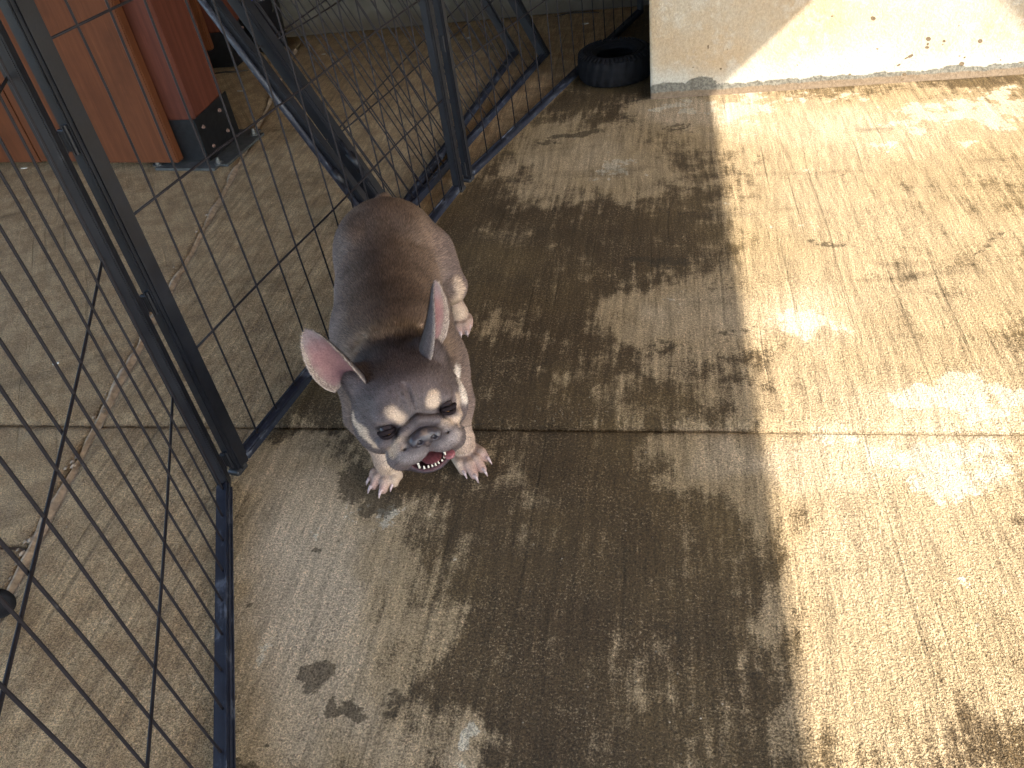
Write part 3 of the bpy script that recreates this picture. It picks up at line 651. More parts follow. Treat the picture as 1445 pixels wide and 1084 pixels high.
#DOG
# ------------------------------------------------------------------ the dog
class SDF:
    def __init__(s, lo, hi, h):
        s.lo = np.array(lo, float); s.h = h; n = np.ceil((np.array(hi) - s.lo) / h).astype(int) + 1
        s.F = np.full(n, .05, np.float32); s.n = n
    def _sub(s, c, ext):
        a = np.maximum(((c - ext - s.lo) / s.h).astype(int), 0); b = np.minimum(((c + ext - s.lo) / s.h).astype(int) + 2, s.n)
        if np.any(b <= a): return None
        g = [(s.lo[i] + s.h * np.arange(a[i], b[i])).astype(np.float32) for i in range(3)]
        return (slice(a[0], b[0]), slice(a[1], b[1]), slice(a[2], b[2])), np.meshgrid(*g, indexing='ij')
    def _apply(s, sl, d, k, mode):
        F = s.F[sl]
        if mode == 'sub': d = -d; h = np.clip(.5 - .5 * (F - d) / k, 0, 1); r = F * (1 - h) + d * h + k * h * (1 - h)
        else: h = np.clip(.5 + .5 * (F - d) / k, 0, 1); r = F * (1 - h) + d * h - k * h * (1 - h)
        s.F[sl] = r
    def ell(s, c, r, R=None, k=.01, mode='add'):
        c = np.array(c, float); r = np.array(r, float); R = np.eye(3) if R is None else np.array(R)
        q = s._sub(c, np.full(3, r.max() + k * 1.6 + .01))
        if q is None: return
        sl, (X, Y, Z) = q; P = np.stack([X - c[0], Y - c[1], Z - c[2]], -1) @ R.astype(np.float32)
        k0 = np.sqrt(((P / r) ** 2).sum(-1)) + 1e-9; k1 = np.sqrt(((P / (r * r)) ** 2).sum(-1)) + 1e-9
        s._apply(sl, (k0 * (k0 - 1) / k1).astype(np.float32), k, mode)
    def cap(s, p, q, r1, r2, k=.01, mode='add'):
        p = np.array(p, float); q = np.array(q, float); c = (p + q) / 2; ext = np.abs(q - p) / 2 + max(r1, r2) + k * 1.6 + .01
        w = s._sub(c, ext)
        if w is None: return
        sl, (X, Y, Z) = w; d = q - p; L = (d ** 2).sum()
        t = np.clip(((X - p[0]) * d[0] + (Y - p[1]) * d[1] + (Z - p[2]) * d[2]) / L, 0, 1)
        dist = np.sqrt((X - p[0] - t * d[0]) ** 2 + (Y - p[1] - t * d[1]) ** 2 + (Z - p[2] - t * d[2]) ** 2) - (r1 + (r2 - r1) * t)
        s._apply(sl, dist.astype(np.float32), k, mode)
    def mesh(s):
        F = s.F; S_ = F < 0; nx, ny, nz = F.shape
        cnt = np.zeros((nx - 1, ny - 1, nz - 1), np.int16); acc = np.zeros((nx - 1, ny - 1, nz - 1, 3), np.float32)
        tot = np.zeros((nx - 1, ny - 1, nz - 1), np.int8)
        for dx in (0, 1):
            for dy in (0, 1):
                for dz in (0, 1): tot += S_[dx:nx - 1 + dx, dy:ny - 1 + dy, dz:nz - 1 + dz]
        act = np.argwhere((tot > 0) & (tot < 8)); N = len(act)
        idm = np.full(cnt.shape, -1, np.int64); idm[tuple(act.T)] = np.arange(N)
        A = np.zeros((N, 3)); C = np.zeros(N)
        cs = [np.array(c) for c in np.ndindex(2, 2, 2)]
        for ax in range(3):
            for c in cs:
                if c[ax]: continue
                c2 = c.copy(); c2[ax] = 1; a = F[tuple((act + c).T)]; b = F[tuple((act + c2).T)]; m = (a < 0) != (b < 0)
                t = np.where(m, a / np.where(m, a - b, 1), 0); p = np.tile(c.astype(float), (N, 1)); p[:, ax] += t
                A += p * m[:, None]; C += m
        V = (act + A / C[:, None]) * s.h + s.lo
        Fq = []
        for ax in range(3):
            u, v = (ax + 1) % 3, (ax + 2) % 3
            sl0 = [slice(1, -1)] * 3; sl0[ax] = slice(0, -1); sl1 = list(sl0); sl1[ax] = slice(1, None)
            a = S_[tuple(sl0)]; b = S_[tuple(sl1)]; e = np.argwhere(a != b); off = np.array([1, 1, 1]); off[ax] = 0; e = e + off
            inside = S_[tuple(e.T)]
            def cid(du, dv):
                q = e.copy(); q[:, u] -= du; q[:, v] -= dv; return idm[tuple(q.T)]
            q = np.stack([cid(1, 1), cid(0, 1), cid(0, 0), cid(1, 0)], 1)
            q[~inside] = q[~inside][:, ::-1]; Fq.append(q)
        Fq = np.vstack(Fq); Fq = Fq[(Fq >= 0).all(1)]
        return V, Fq
def smooth_verts(V, F, it=2, lam=.5):
    n = len(V); e = np.vstack([F[:, [0, 1]], F[:, [1, 2]], F[:, [2, 3]], F[:, [3, 0]]]); e = np.vstack([e, e[:, ::-1]])
    deg = np.bincount(e[:, 0], minlength=n).astype(float)
    for _ in range(it):
        for l in (lam, -lam * .92):
            A = np.stack([np.bincount(e[:, 0], weights=V[e[:, 1], k], minlength=n) for k in range(3)], 1) / deg[:, None]; V = V + l * (A - V)
    return V

DO = np.array([-.500, 1.22, 0.]); DF = np.array([.29, -.957, 0.]); DL = np.array([.957, .29, 0.])
def BW(a, b, z): return DO + DF * a + DL * b + np.array([0, 0, z])
RB = np.stack([DF, DL, [0, 0, 1]], 1)
HC = np.array([-.372, .845, .248]); HS = 1.12
HR_ = np.array([[-.859, .4992, -.1136], [-.5112, -.8488, .1352], [-.0289, .1742, .9843]])   # columns: right, forward, up
def HL(x, y, z): return HC + HR_ @ (np.array([x, y, z]) * HS)            # x to the dog's right
def HRr(rx=0, ry=0, rz=0):
    from mathutils import Euler
    return HR_ @ np.array(Euler((math.radians(rx), math.radians(ry), math.radians(rz))).to_matrix())

def apx(px, py, z): return np.array(at(px, py, z))
# toes: tip position of each toe read off where the claws touch the floor
PAWS = {
 'front_left': dict(wrist=apx(651, 622, .045), tips=[apx(655, 667, .012), apx(671, 673, .012), apx(683, 664, .012), apx(688, 648, .014)]),
 'front_right': dict(wrist=apx(547, 650, .045), tips=[apx(522, 677, .014), apx(524, 688, .012), apx(538, 694, .012), apx(554, 685, .013)]),
 'rear_left': dict(wrist=apx(647, 442, .035), tips=[apx(642, 463, .012), apx(650, 471, .012), apx(659, 470, .012), apx(663, 461, .013)]),
 'rear_right': dict(wrist=apx(520, 446, .035), tips=[apx(510, 466, .012), apx(518, 471, .012), apx(526, 471, .012), apx(533, 463, .013)]),
}
g = SDF((-.74, .66, -.004), (-.22, 1.60, .36), .0025)
# trunk
g.ell(BW(.215, -.006, .172), (.105, .104, .098), RB, .03)
g.ell(BW(.10, -.014, .178), (.15, .109, .094), RB, .03)
g.ell(BW(-.03, -.016, .182), (.13, .100, .088), RB, .03)
g.ell(BW(-.160, -.012, .194), (.122, .106, .096), RB, .03)
g.ell(BW(.24, 0, .120), (.07, .07, .065), RB, .03)
g.ell(BW(.17, .0, .235), (.08, .075, .035), RB, .03)       # withers
# neck
g.cap(BW(.22, .0, .195), BW(.335, .008, .222), .090, .074, .03)
g.ell(BW(.30, .006, .255), (.05, .062, .03), RB, .025)
# shoulders and fore legs
for sgn, k in ((1, 'front_left'), (-1, 'front_right')):
    P = PAWS[k]; wr = P['wrist']; sh0 = BW(.215, sgn * .056, .165); el = BW(.262 if sgn > 0 else .25, sgn * (.068 if sgn > 0 else .076), .115)
    g.ell(sh0, (.062, .042, .075), RB, .025); g.cap(sh0, el, .046, .036, .02)
    g.cap(el, wr + np.array([0, 0, .008]), .033, .0195, .016)
# thighs and hind legs
for sgn, k in ((1, 'rear_left'), (-1, 'rear_right')):
    P = PAWS[k]; wr = P['wrist']
    hip = BW(-.160, sgn * .066, .160); kn = BW(-.105, sgn * .098, .112)
    g.ell(BW(-.155, sgn * .070, .145), (.072, .043, .075), RB, .02)
    g.cap(hip, kn, .056, .032, .02)
    hk = BW(-.150, sgn * .098, .068); g.cap(kn, hk, .032, .019, .014); g.cap(hk, wr, .019, .016, .012)
# paws and toes
CLAWS = []
for k, P in PAWS.items():
    wr = P['wrist']; tips = P['tips']; mid = sum(tips) / 4
    fl = wr.copy(); fl[2] = .022
    base = fl + (mid - fl) * .08; base[2] = .019
    g.cap(wr, base, .0225 if 'front' in k else .019, .0175, .012)
    d0 = (mid - fl); d0[2] = 0; d0 /= np.linalg.norm(d0); sd = np.array([-d0[1], d0[0], 0])
    order = sorted(range(4), key=lambda i: float(np.dot(tips[i], sd)))
    for r, i in enumerate(order):
        tp = tips[i]; st = base + sd * (r - 1.5) * .0118; st[2] = .020
        kn = st + (tp - st) * .55; kn[2] = .0205
        g.cap(st, kn, .0100, .0096, .0022); g.cap(kn, tp + np.array([0, 0, -.002]) - (tp - st) / np.linalg.norm(tp - st) * .006, .0095, .0076, .0022)
        CLAWS.append((k, tp, (tp - st) / np.linalg.norm(tp - st)))
g.cap(BW(-.080, .088, .215), BW(-.078, .100, .150), .004, .005, .012, 'sub')
# tail stub
for s_ in (1, -1):
    g.ell(BW(.185, s_ * .050 - .008, .225), (.055, .026, .036), RB, .018); g.ell(BW(-.125, s_ * .050 - .012, .245), (.05, .03, .03), RB, .02)
for a_, r_ in ((.262, .006), (.292, .005)): g.cap(BW(a_, -.062, .268), BW(a_, .066, .268), r_, r_, .014, 'sub'); g.cap(BW(a_, -.02, .296), BW(a_, .03, .296), r_, r_, .014, 'sub')
g.cap(BW(-.262, -.006, .246), BW(-.292, .0, .246), .018, .007, .010)
# head
g.ell(HL(0, -.012, .006), np.array((.066, .062, .050)) * HS, HR_, .015)
g.ell(HL(0, .018, .016), np.array((.054, .040, .036)) * HS, HR_, .012)
for s_ in (1, -1):
    g.ell(HL(s_ * .044, -.006, -.019), np.array((.033, .048, .037)) * HS, HR_, .014)          # cheek
    g.ell(HL(s_ * .030, .040, .012), np.array((.023, .018, .016)) * HS, HR_, .010)             # brow
    g.ell(HL(s_ * .048, -.038, .034), np.array((.021, .024, .021)) * HS, HR_, .016)            # ear root
    g.ell(HL(s_ * .042, .044, -.019), np.array((.016, .012, .010)) * HS, HR_, .006)            # under the eye
g.ell(HL(0, .045, -.020), np.array((.036, .030, .026)) * HS, HR_, .012)
# wrinkle roll over the nose
for s_ in (1, -1):
    g.cap(HL(0, .064, .006), HL(s_ * .022, .064, -.004), .0062 * HS, .0060 * HS, .004); g.cap(HL(s_ * .022, .064, -.004), HL(s_ * .037, .056, -.026), .006 * HS, .0065 * HS, .004)
# flews
for s_ in (1, -1):
    g.ell(HL(s_ * .021, .064, -.031), np.array((.023, .019, .018)) * HS, HR_, .006); g.ell(HL(s_ * .036, .050, -.042), np.array((.017, .021, .018)) * HS, HR_, .008)
# open mouth and lower jaw
g.ell(HL(0, .030, -.060), np.array((.040, .045, .015)) * HS, HR_, .01)
g.ell(HL(.001, .064, -.0530), np.array((.0240, .026, .0110)) * HS, HR_, .005, 'sub')
g.ell(HL(.001, .049, -.0640), np.array((.0250, .028, .0085)) * HS, HR_, .006)
g.ell(HL(.001, .053, -.0570), np.array((.0185, .021, .0065)) * HS, HR_, .004, 'sub')
g.ell(HL(0, .088, -.046), np.array((.002, .014, .012)) * HS, HR_, .004, 'sub')       # cleft of the upper lip
# creases: between brows, around the nose, eye sockets
g.cap(HL(0, .058, .022), HL(0, .040, .046), .0022, .0016, .006, 'sub')
for s_ in (1, -1):
    g.cap(HL(s_ * .002, .077, .001), HL(s_ * .022, .079, -.010), .0030, .0030, .003, 'sub'); g.cap(HL(s_ * .022, .079, -.010), HL(s_ * .033, .070, -.028), .0030, .0022, .003, 'sub'); g.cap(HL(s_ * .002, .070, .0145), HL(s_ * .026, .066, .004), .0022, .0018, .003, 'sub'); g.cap(HL(s_ * .010, .062, .020), HL(s_ * .012, .048, .040), .0016, .0010, .005, 'sub')
    g.ell(HL(s_ * .0405, .0545, .001), np.array((.0125, .010, .0085)) * HS, HRr(0, s_ * 10, -s_ * 35), .004, 'sub')
    g.cap(HL(s_ * .028, .060, .006), HL(s_ * .040, .060, .0135), .0018, .0018, .004, 'sub')
V, Fq = g.mesh(); V = smooth_verts(V, Fq, 3)
# keep only what hangs together with the trunk
me = bpy.data.meshes.new('body'); me.from_pydata(V.tolist(), [], Fq.tolist()); me.update(); me.polygons.foreach_set('use_smooth', [True] * len(me.polygons))
N0 = np.empty(len(V) * 3); me.vertices.foreach_get('normal', N0); N0 = N0.reshape(-1, 3)
bvh = BVHTree.FromPolygons(V.tolist(), Fq.tolist())
def hit(px, py):
    r = ray(px, py); r = Vector(r).normalized(); h = bvh.ray_cast(Vector((0, 0, CAM_H)), r); return None if h[0] is None else np.array(h[0])

def vnoise(P, sc, seed=0.):
    return np.array([mnoise.fractal(Vector((p[0] * sc + seed, p[1] * sc, p[2] * sc)), .9, 2.0, 3) for p in P])
def seg_d(P, a, b):
    d = b - a; L = (d ** 2).sum() + 1e-12; t = np.clip(((P - a) @ d) / L, 0, 1); return np.linalg.norm(P - a - t[:, None] * d, axis=1)
def st_(x, a, b): t = np.clip((x - a) / (b - a), 0, 1); return t * t * (3 - 2 * t)
GREY = np.array((.096, .075, .073)); BROWN = np.array((.160, .112, .083)); DARK = np.array((.060, .050, .048)); CREAM = np.array((.47, .36, .265)); TAN = np.array((.42, .30, .205)); PINK = np.array((.46, .25, .235)); WHITE = np.array((.66, .58, .50))
MARKS = []
def mark(pts, r, col, soft=.35, amt=1.):
    h = [hit(*p) for p in pts]; h = [x for x in h if x is not None]
    for i in range(max(1, len(h) - 1)):
        if h: MARKS.append((h[i], h[min(i + 1, len(h) - 1)], r, np.array(col), soft, amt))
def hmark(a, b, r, col, soft=.35, amt=1.): MARKS.append((HL(*a), HL(*b), r, np.array(col), soft, amt))
mark([(553, 583), (565, 591)], .0085, CREAM, .6); mark([(613, 556), (610, 567)], .0085, CREAM, .5)
mark([(499, 588), (515, 612), (530, 630)], .0066, CREAM, .5); mark([(530, 630), (545, 645)], .0066, CREAM, .5, .6)
mark([(552, 640), (566, 628), (577, 617)], .0085, TAN, .5, .85); mark([(626, 598), (641, 592)], .008, CREAM, .5, .8)
mark([(644, 528), (652, 545), (655, 560)], .012, WHITE, .5); mark([(646, 560), (646, 600)], .006, CREAM, .6, .8)
mark([(646, 398), (650, 408)], .0095, CREAM, .7, .85); mark([(645, 425), (648, 440)], .016, CREAM, .5, .8)
mark([(572, 650), (595, 642)], .010, (.30, .26, .25), .8, .7); mark([(625, 622), (645, 612)], .011, (.36, .31, .29), .8, .7)
EYES = {}
def skin_color(P, nz=None):
    q = (P - HC) @ HR_ / HS                                  # head coordinates
    ab = (P - DO) @ RB
    hd = st_(ab[:, 0], .27, .33)[:, None]
    c = BROWN * (1 - hd) + GREY * hd
    nb = vnoise(P, 14); n2 = vnoise(P, 45, 7.)
    saddle = np.exp(-((ab[:, 0] - .02) / .14) ** 2) * np.exp(-((ab[:, 1] + .03) / .07) ** 2) * (1 - hd[:, 0])
    c = c * (1 - .28 * saddle[:, None]) 
    side = st_(np.abs(ab[:, 1]), .06, .12)[:, None] * (1 - hd); c = c * (1 - side * .6) + (GREY * 1.45) * side * .6
    ruff = (np.exp(-((ab[:, 0] - .268 - .03 * nb) / .022) ** 2) * st_(ab[:, 2], .2, .25) * np.exp(-((ab[:, 1] - .01) / .07) ** 2))[:, None]
    c = c * (1 - ruff * .7) + np.array((.33, .235, .145)) * ruff * .7
    dk = (np.exp(-((ab[:, 0] - .315) / .02) ** 2) * st_(ab[:, 2], .2, .25))[:, None]; c = c * (1 - .5 * dk)
    c = c * (1 + .30 * nb + .16 * n2)[:, None]
    # lower legs and paws pale
    leg = st_(P[:, 2], .118, .066)[:, None] * np.where(np.abs(ab[:, 0] - .07) > .11, 1, 0)[:, None]
    lc = np.array((.31, .228, .176)) * (1 + .25 * n2)[:, None]; toe = st_(P[:, 2], .034, .018)[:, None]; lc = lc * (1 - .35 * toe) + PINK * .8 * toe * .35
    c = c * (1 - leg) + lc * leg
    chest = (st_(P[:, 2], .12, .08) * st_(ab[:, 0], .2, .28))[:, None] * st_(np.abs(ab[:, 1]), .075, .05)[:, None]; c = c * (1 - chest) + CREAM * .8 * chest
    for a, b, r, col, soft, amt in MARKS:
        d = seg_d(P, a, b) + .0035 * n2 + .003 * nb; m = (st_(d, r * (1 + soft), r * (1 - soft)) * amt)[:, None]; c = c * (1 - m) + col * m
    # muzzle, eye rims, lips, mouth
    def el(c0, r): return np.sqrt((((q - np.array(c0)) / np.array(r)) ** 2).sum(1))
    e = st_(el((0, .058, .018), (.017, .03, .03)), 1.3, .5)[:, None] * .45; c = c * (1 - e) + np.array((.050, .040, .040)) * e
    mz = st_(el((0, .078, -.022), (.040, .034, .030)), 1.15, .7)[:, None] * .7; c = c * (1 - mz) + np.array((.115, .098, .102)) * mz
    e = st_(el((0, .080, -.012), (.026, .022, .019)), 1.25, .75)[:, None] * .75; c = c * (1 - e) + np.array((.050, .040, .043)) * e
    for s_ in (1, -1):
        e = st_(el((s_ * .0405, .055, .0), (.018, .016, .0105)), 1.2, .85)[:, None]; c = c * (1 - e) + np.array((.035, .026, .028)) * e
        e = st_(el((s_ * .020, .080, -.012), (.006, .012, .016)), 1.3, .7)[:, None] * .5; c = c * (1 - e) + np.array((.05, .04, .042)) * e
    inm = st_(el((.001, .060, -.0545), (.0265, .029, .0120)), 1.06, .92)[:, None]; c = c * (1 - inm) + np.array((.075, .024, .030)) * inm
    lip = (st_(el((.001, .058, -.062), (.033, .032, .016)), 1.08, .98) * st_(q[:, 2], -.052, -.056) * (1 - inm[:, 0] * .7))[:, None]; c = c * (1 - lip) + np.array((.034, .024, .030)) * lip
    return np.clip(c * np.array((.90, .86, .84)), .01, .85)
colv = skin_color(V)
ca = me.color_attributes.new('coat', 'FLOAT_COLOR', 'POINT'); ca.data.foreach_set('color', np.hstack([colv, np.ones((len(V), 1))]).ravel().astype(np.float32))
def mat_coat(name, hair=False):
    m = NT(name); c = m.attr('coat', True)
    if not hair:
        n = m.noise(420, 4, .7); k = m.n('ShaderNodeCombineColor'); kk = m.ramp(n, .3, .7, .72, 1.25)
        for i in range(3): m.l(kk, k.inputs[i])
        c = m.mix(1, c, k.outputs[0], 'MULTIPLY')
        m.set(c, .62, 0, m.bump(n, .35, .0012), .35)
    else: m.set(c, .72, 0, None, .18)
    return m.m
M_coat = mat_coat('coat'); M_fur = mat_coat('fur_strands', True)
dog = thing('dog', 'stocky grey-brown french bulldog with cream brow spots standing open-mouthed on damp concrete', 'dog', (DO[0], DO[1], 0))
def dlink(name, me_, mat, par=dog):
    o = link(name, me_, mat, par)
    o.matrix_parent_inverse = Matrix.Translation(-Vector((DO[0], DO[1], 0)))
    if par is not dog: o.matrix_parent_inverse = Matrix.Identity(4)
    return o
body = dlink('body', me, M_coat)

# ears: cupped leaf shells with real thickness
def ear(s_, name):
    if s_ > 0: B = HL(.0590, -.030, .047); T = HL(.0895, -.036, .134); o_ = (.62, .76, .10)
    else: B = HL(-.0530, -.034, .052); T = HL(-.0870, -.036, .138); o_ = (-.86, .50, .05)
    B = np.array(B); T = np.array(T); ax = T - B; L = np.linalg.norm(ax); ax /= L
    out = HR_ @ np.array(o_); out = out - ax * out.dot(ax); out /= np.linalg.norm(out)      # opening direction
    wd = np.cross(ax, out); fwd_ = 1 if wd.dot(HR_[:, 1]) > 0 else -1                       # which margin is the front one
    NU, NV = 40, 29; v = []; inner = []
    wp = ([0, .12, .3, .5, .7, .85, .95, 1.], [.0250, .0295, .0315, .0300, .0250, .0180, .0105, .0008])
    def surf(u, v_, th):
        w_ = float(np.interp(u, *wp)) * HS
        cur = 1.35 * (1 - .66 * u) + .05
        phi = v_ * cur; R_ = w_ / math.sin(min(cur, 1.45))
        lift = -.014 * max(0, v_ * fwd_) ** 1.5 * max(0, 1 - u * 3)             # front margin reaches further down the cheek
        p = B + ax * (u * L - .008 + lift) + wd * (R_ * math.sin(phi)) + out * (R_ * (1 - math.cos(phi)) - .010 * (1 - u) + .005 * math.sin(u * 3.1))
        return p - out * th * math.cos(phi) + wd * th * math.sin(phi)
    for layer, th in ((0, 0.), (1, .0032)):
        for i in range(NU):
            for j in range(NV):
                vv = j / (NV - 1) * 2 - 1; tt = th * max(0, 1 - abs(vv) ** 6) * max(.0, 1 - (i / (NU - 1)) ** 8) + (.0004 if layer else 0); v.append(surf(i / (NU - 1), vv, tt)); inner.append(layer == 0)
    f = []; n = NU * NV
    for i in range(NU - 1):
        for j in range(NV - 1):
            a = i * NV + j; q = (a, a + 1, a + NV + 1, a + NV); f.append(q); f.append(tuple(n + x for x in q[::-1]))
    for i in range(NU - 1):
        for j in (0, NV - 1):
            a = i * NV + j; f.append((a, a + NV, n + a + NV, n + a) if j == 0 else (a + NV, a, n + a, n + a + NV))
    v = np.array(v); 
    me_ = mesh_from(name, v, f, True); nn = vnoise(v, 60)
    U = np.repeat(np.arange(NU) / (NU - 1), NV); Vv = np.tile(np.linspace(-1, 1, NV), NU); U = np.tile(U, 2); Vv = np.tile(Vv, 2); I = np.array(inner)
    pk = np.array((.185, .092, .090)); rimc = np.array((.20, .14, .118)); grey = np.array((.135, .110, .112))
    m1 = (st_(np.abs(Vv) + .12 * nn, .55, .95))[:, None]; cin = pk * (1 - m1) + rimc * m1
    tipm = st_(U + .08 * nn, .62, .92)[:, None]; cin = cin * (1 - tipm * .75) + grey * 1.25 * tipm * .75
    dm = (np.exp(-((U - .16) / .10) ** 2) * np.exp(-((Vv * s_ + .2) / .30) ** 2))[:, None]; cin = cin * (1 - .8 * dm) + np.array((.07, .03, .04)) * .8 * dm
    edg = st_(np.abs(Vv), .93, 1.)[:, None] * .6; cin = cin * (1 - edg) + np.array((.40, .32, .27)) * edg
    low = st_(U, .10, .0)[:, None]; cin = cin * (1 - low) + np.array((.20, .15, .13)) * low
    cin *= (1 + .18 * nn)[:, None]
    edge = (st_(np.abs(Vv), .86, 1.))[:, None]; cout = (GREY * .8) * (1 + .2 * nn)[:, None] * (1 - edge) + np.array((.30, .24, .20)) * edge
    cc = np.where(I[:, None], cin, cout)
    a_ = me_.color_attributes.new('coat', 'FLOAT_COLOR', 'POINT'); a_.data.foreach_set('color', np.hstack([cc, np.ones((len(v), 1))]).ravel().astype(np.float32))
    o = dlink('ear', me_, M_coat); o['label'] = 'upright bat ear, pink inside'; return o, v, np.array(f), cc, I
earR = ear(1, 'ear'); earL = ear(-1, 'ear')

# eyes
def mat_eye():
    m = NT('eye_glossy'); sep = m.n('ShaderNodeSeparateXYZ'); m.l(m.tc.outputs['Object'], sep.inputs[0])
    r = m.math('SQRT', m.math('ADD', m.math('MULTIPLY', sep.outputs[0], sep.outputs[0]), m.math('MULTIPLY', sep.outputs[2], sep.outputs[2])))
    c = m.mix(m.ramp(r, .0034, .0040), (.004, .003, .003), (.16, .08, .025)); c = m.mix(m.ramp(r, .0062, .0072), c, (.10, .05, .04)); c = m.mix(m.ramp(r, .0082, .009), c, (.03, .022, .024))
    m.set(c, .25, 0, None, .25); return m.m
M_eye = mat_eye()
for s_ in (1, -1):
    bm = bmesh.new(); bmesh.ops.create_uvsphere(bm, u_segments=28, v_segments=18, radius=.0105 * HS)
    o = dlink('eye', bm_mesh('eye', bm, True), M_eye); c = HL(s_ * .0395, .0464, -.0010)
    m = Matrix([list(r) + [0] for r in HRr(-16, 0, -s_ * 24)] + [[0, 0, 0, 1]]); o.matrix_basis = Matrix.Translation(Vector(c)) @ m
# lids: fleshy rims drawn half over the eye
M_lid = simple('eyelid_skin', (.018, .013, .014), .9, 0, 300, .3, .4, spec=.03)
for s_ in (1, -1):
    for up_, a0, a1, dy, rr in ((1, -82, 82, .0005, .0034), (-1, -80, 80, 0, .0026)):
        pts = []
        for i in range(13):
            a = math.radians(a0 + (a1 - a0) * i / 12); x = math.sin(a); zz = math.cos(a) * (.0024 if up_ > 0 else -.0058)
            cx_ = x * .0112; yy = math.sqrt(max(.0114 ** 2 - cx_ ** 2 - zz ** 2, 1e-8)) + .0004
            p = HRr(0, s_ * 8, -s_ * 24) @ (np.array([cx_, yy, zz]) * HS) + HL(s_ * .0395, .0470, -.0005); pts.append(p)
        dlink('eyelid', tube_mesh('eyelid', pts, [rr * (.45 + .55 * math.sin(math.pi * i / 12)) * HS for i in range(13)], 8), M_lid)
# nose leather with nostrils
gn = SDF(tuple(HL(0, .076, -.012) - .032), tuple(HL(0, .076, -.012) + .032), .0008)
gn.ell(HL(0, .0745, -.013), np.array((.0165, .0100, .0115)) * HS, HR_, .004)
for s_ in (1, -1): gn.ell(HL(s_ * .0130, .0755, -.0145), np.array((.0088, .0088, .0090)) * HS, HR_, .003)
gn.ell(HL(0, .0745, -.0235), np.array((.0045, .005, .006)) * HS, HR_, .003)
for s_ in (1, -1):
    gn.ell(HL(s_ * .0092, .0848, -.0140), np.array((.0038, .0060, .0034)) * HS, HRr(0, s_ * 25, 0), .0012, 'sub'); gn.cap(HL(s_ * .0125, .0860, -.0150), HL(s_ * .0195, .081, -.0200), .0010, .0007, .0012, 'sub')
gn.cap(HL(0, .0868, -.0105), HL(0, .083, -.027), .0009, .0009, .0014, 'sub')
vn, fn = gn.mesh(); vn = smooth_verts(vn, fn, 2)
mn_ = NT('nose_leather'); nn_ = mn_.voro(900); n3_ = mn_.noise(55, 4, .6)
mn_.set(mn_.mix(mn_.ramp(n3_, .46, .66), (.030, .024, .029), (.13, .092, .072)), .36, 0, mn_.bump(nn_, .5, .0006), .5)
dlink('nose', mesh_from('nose', vn, fn, True), mn_.m)
# tongue, teeth
M_tongue = simple('tongue_wet', (.20, .06, .065), .3, 0, 300, .25, .3); M_tooth = simple('tooth_enamel', (.50, .45, .37), .25, 0, 200, .12)
gt = SDF(tuple(HL(0, .06, -.055) - .05), tuple(HL(0, .06, -.055) + .05), .0011)
gt.ell(HL(-.002, .049, -.0572), np.array((.0150, .022, .0035)) * HS, HRr(-4, 0, 0), .003); gt.ell(HL(-.0225, .072, -.0530), np.array((.0075, .0080, .0040)) * HS, HRr(-12, 14, 20), .006)
vt, ft = gt.mesh(); vt = smooth_verts(vt, ft, 2); dlink('tongue', mesh_from('tongue', vt, ft, True), M_tongue)
tooth = None
def put_tooth(p, d, L, r):
    global tooth
    L *= random.uniform(.75, 1.15); r *= random.uniform(.85, 1.15); p = (p[0] + random.uniform(-.0006, .0006), p[1], p[2]); d = (d[0] + random.uniform(-.15, .15), d[1], d[2])
    bm = bmesh.new(); bmesh.ops.create_cone(bm, cap_ends=True, segments=8, radius1=r, radius2=r * .45, depth=L); bmesh.ops.subdivide_edges(bm, edges=bm.edges[:], cuts=0)
    me_ = bm_mesh('tooth', bm, True); o = dlink('tooth', me_, M_tooth); q = Vector(HR_ @ np.array(d)).to_track_quat('Z', 'Y'); o.matrix_basis = Matrix.Translation(Vector(HL(*p))) @ q.to_matrix().to_4x4()
for i in range(6):
    a = (i - 2.5) / 2.5; put_tooth((.001 + a * .0120, .0745 - .0035 * a * a, -.0575), (0, .15, 1), .0042, .0019)
for s_ in (1, -1):
    put_tooth((.001 + s_ * .0178, .0670, -.0560), (s_ * .1, .1, 1), .0065, .0024); put_tooth((.001 + s_ * .0180, .0735, -.0480), (s_ * .05, .1, -1), .007, .0023)
# claws
M_claw = simple('claw_horn', (.34, .25, .235), .35, 0, 300, .25)
for k, tp, d in CLAWS:
    d2 = d.copy(); d2[2] = 0; d2 /= np.linalg.norm(d2); p0 = tp - d2 * .004 + np.array([0, 0, .002])
    L = .014 if 'front' in k else .010
    pts = [p0, p0 + d2 * L * .35 + np.array([0, 0, .001]), p0 + d2 * L * .7 - np.array([0, 0, .0025]), p0 + d2 * L - np.array([0, 0, .0085])]
    dlink('claw', tube_mesh('claw', pts, [.0038, .0034, .0024, .0007], 8), M_claw)
# whiskers
M_whisk = simple('whisker_hair', (.02, .016, .016), .5)
for (s_, x, y, z, L, dz) in ((-1, .040, .066, -.026, .045, .1), (-1, .037, .070, -.034, .03, -.2), (1, .040, .066, -.028, .03, .1), (1, .038, .070, -.035, .025, -.3), (-1, .030, .058, .010, .018, .6)):
    p0 = HL(s_ * x, y, z); d = HR_ @ np.array([s_ * .9, .35, dz]); dlink('whisker', tube_mesh('whisker', [p0 - d * .004, p0 + d * L * .5, p0 + d * L + np.array([0, 0, -.003])], [.00035, .0003, .00012], 5), M_whisk)

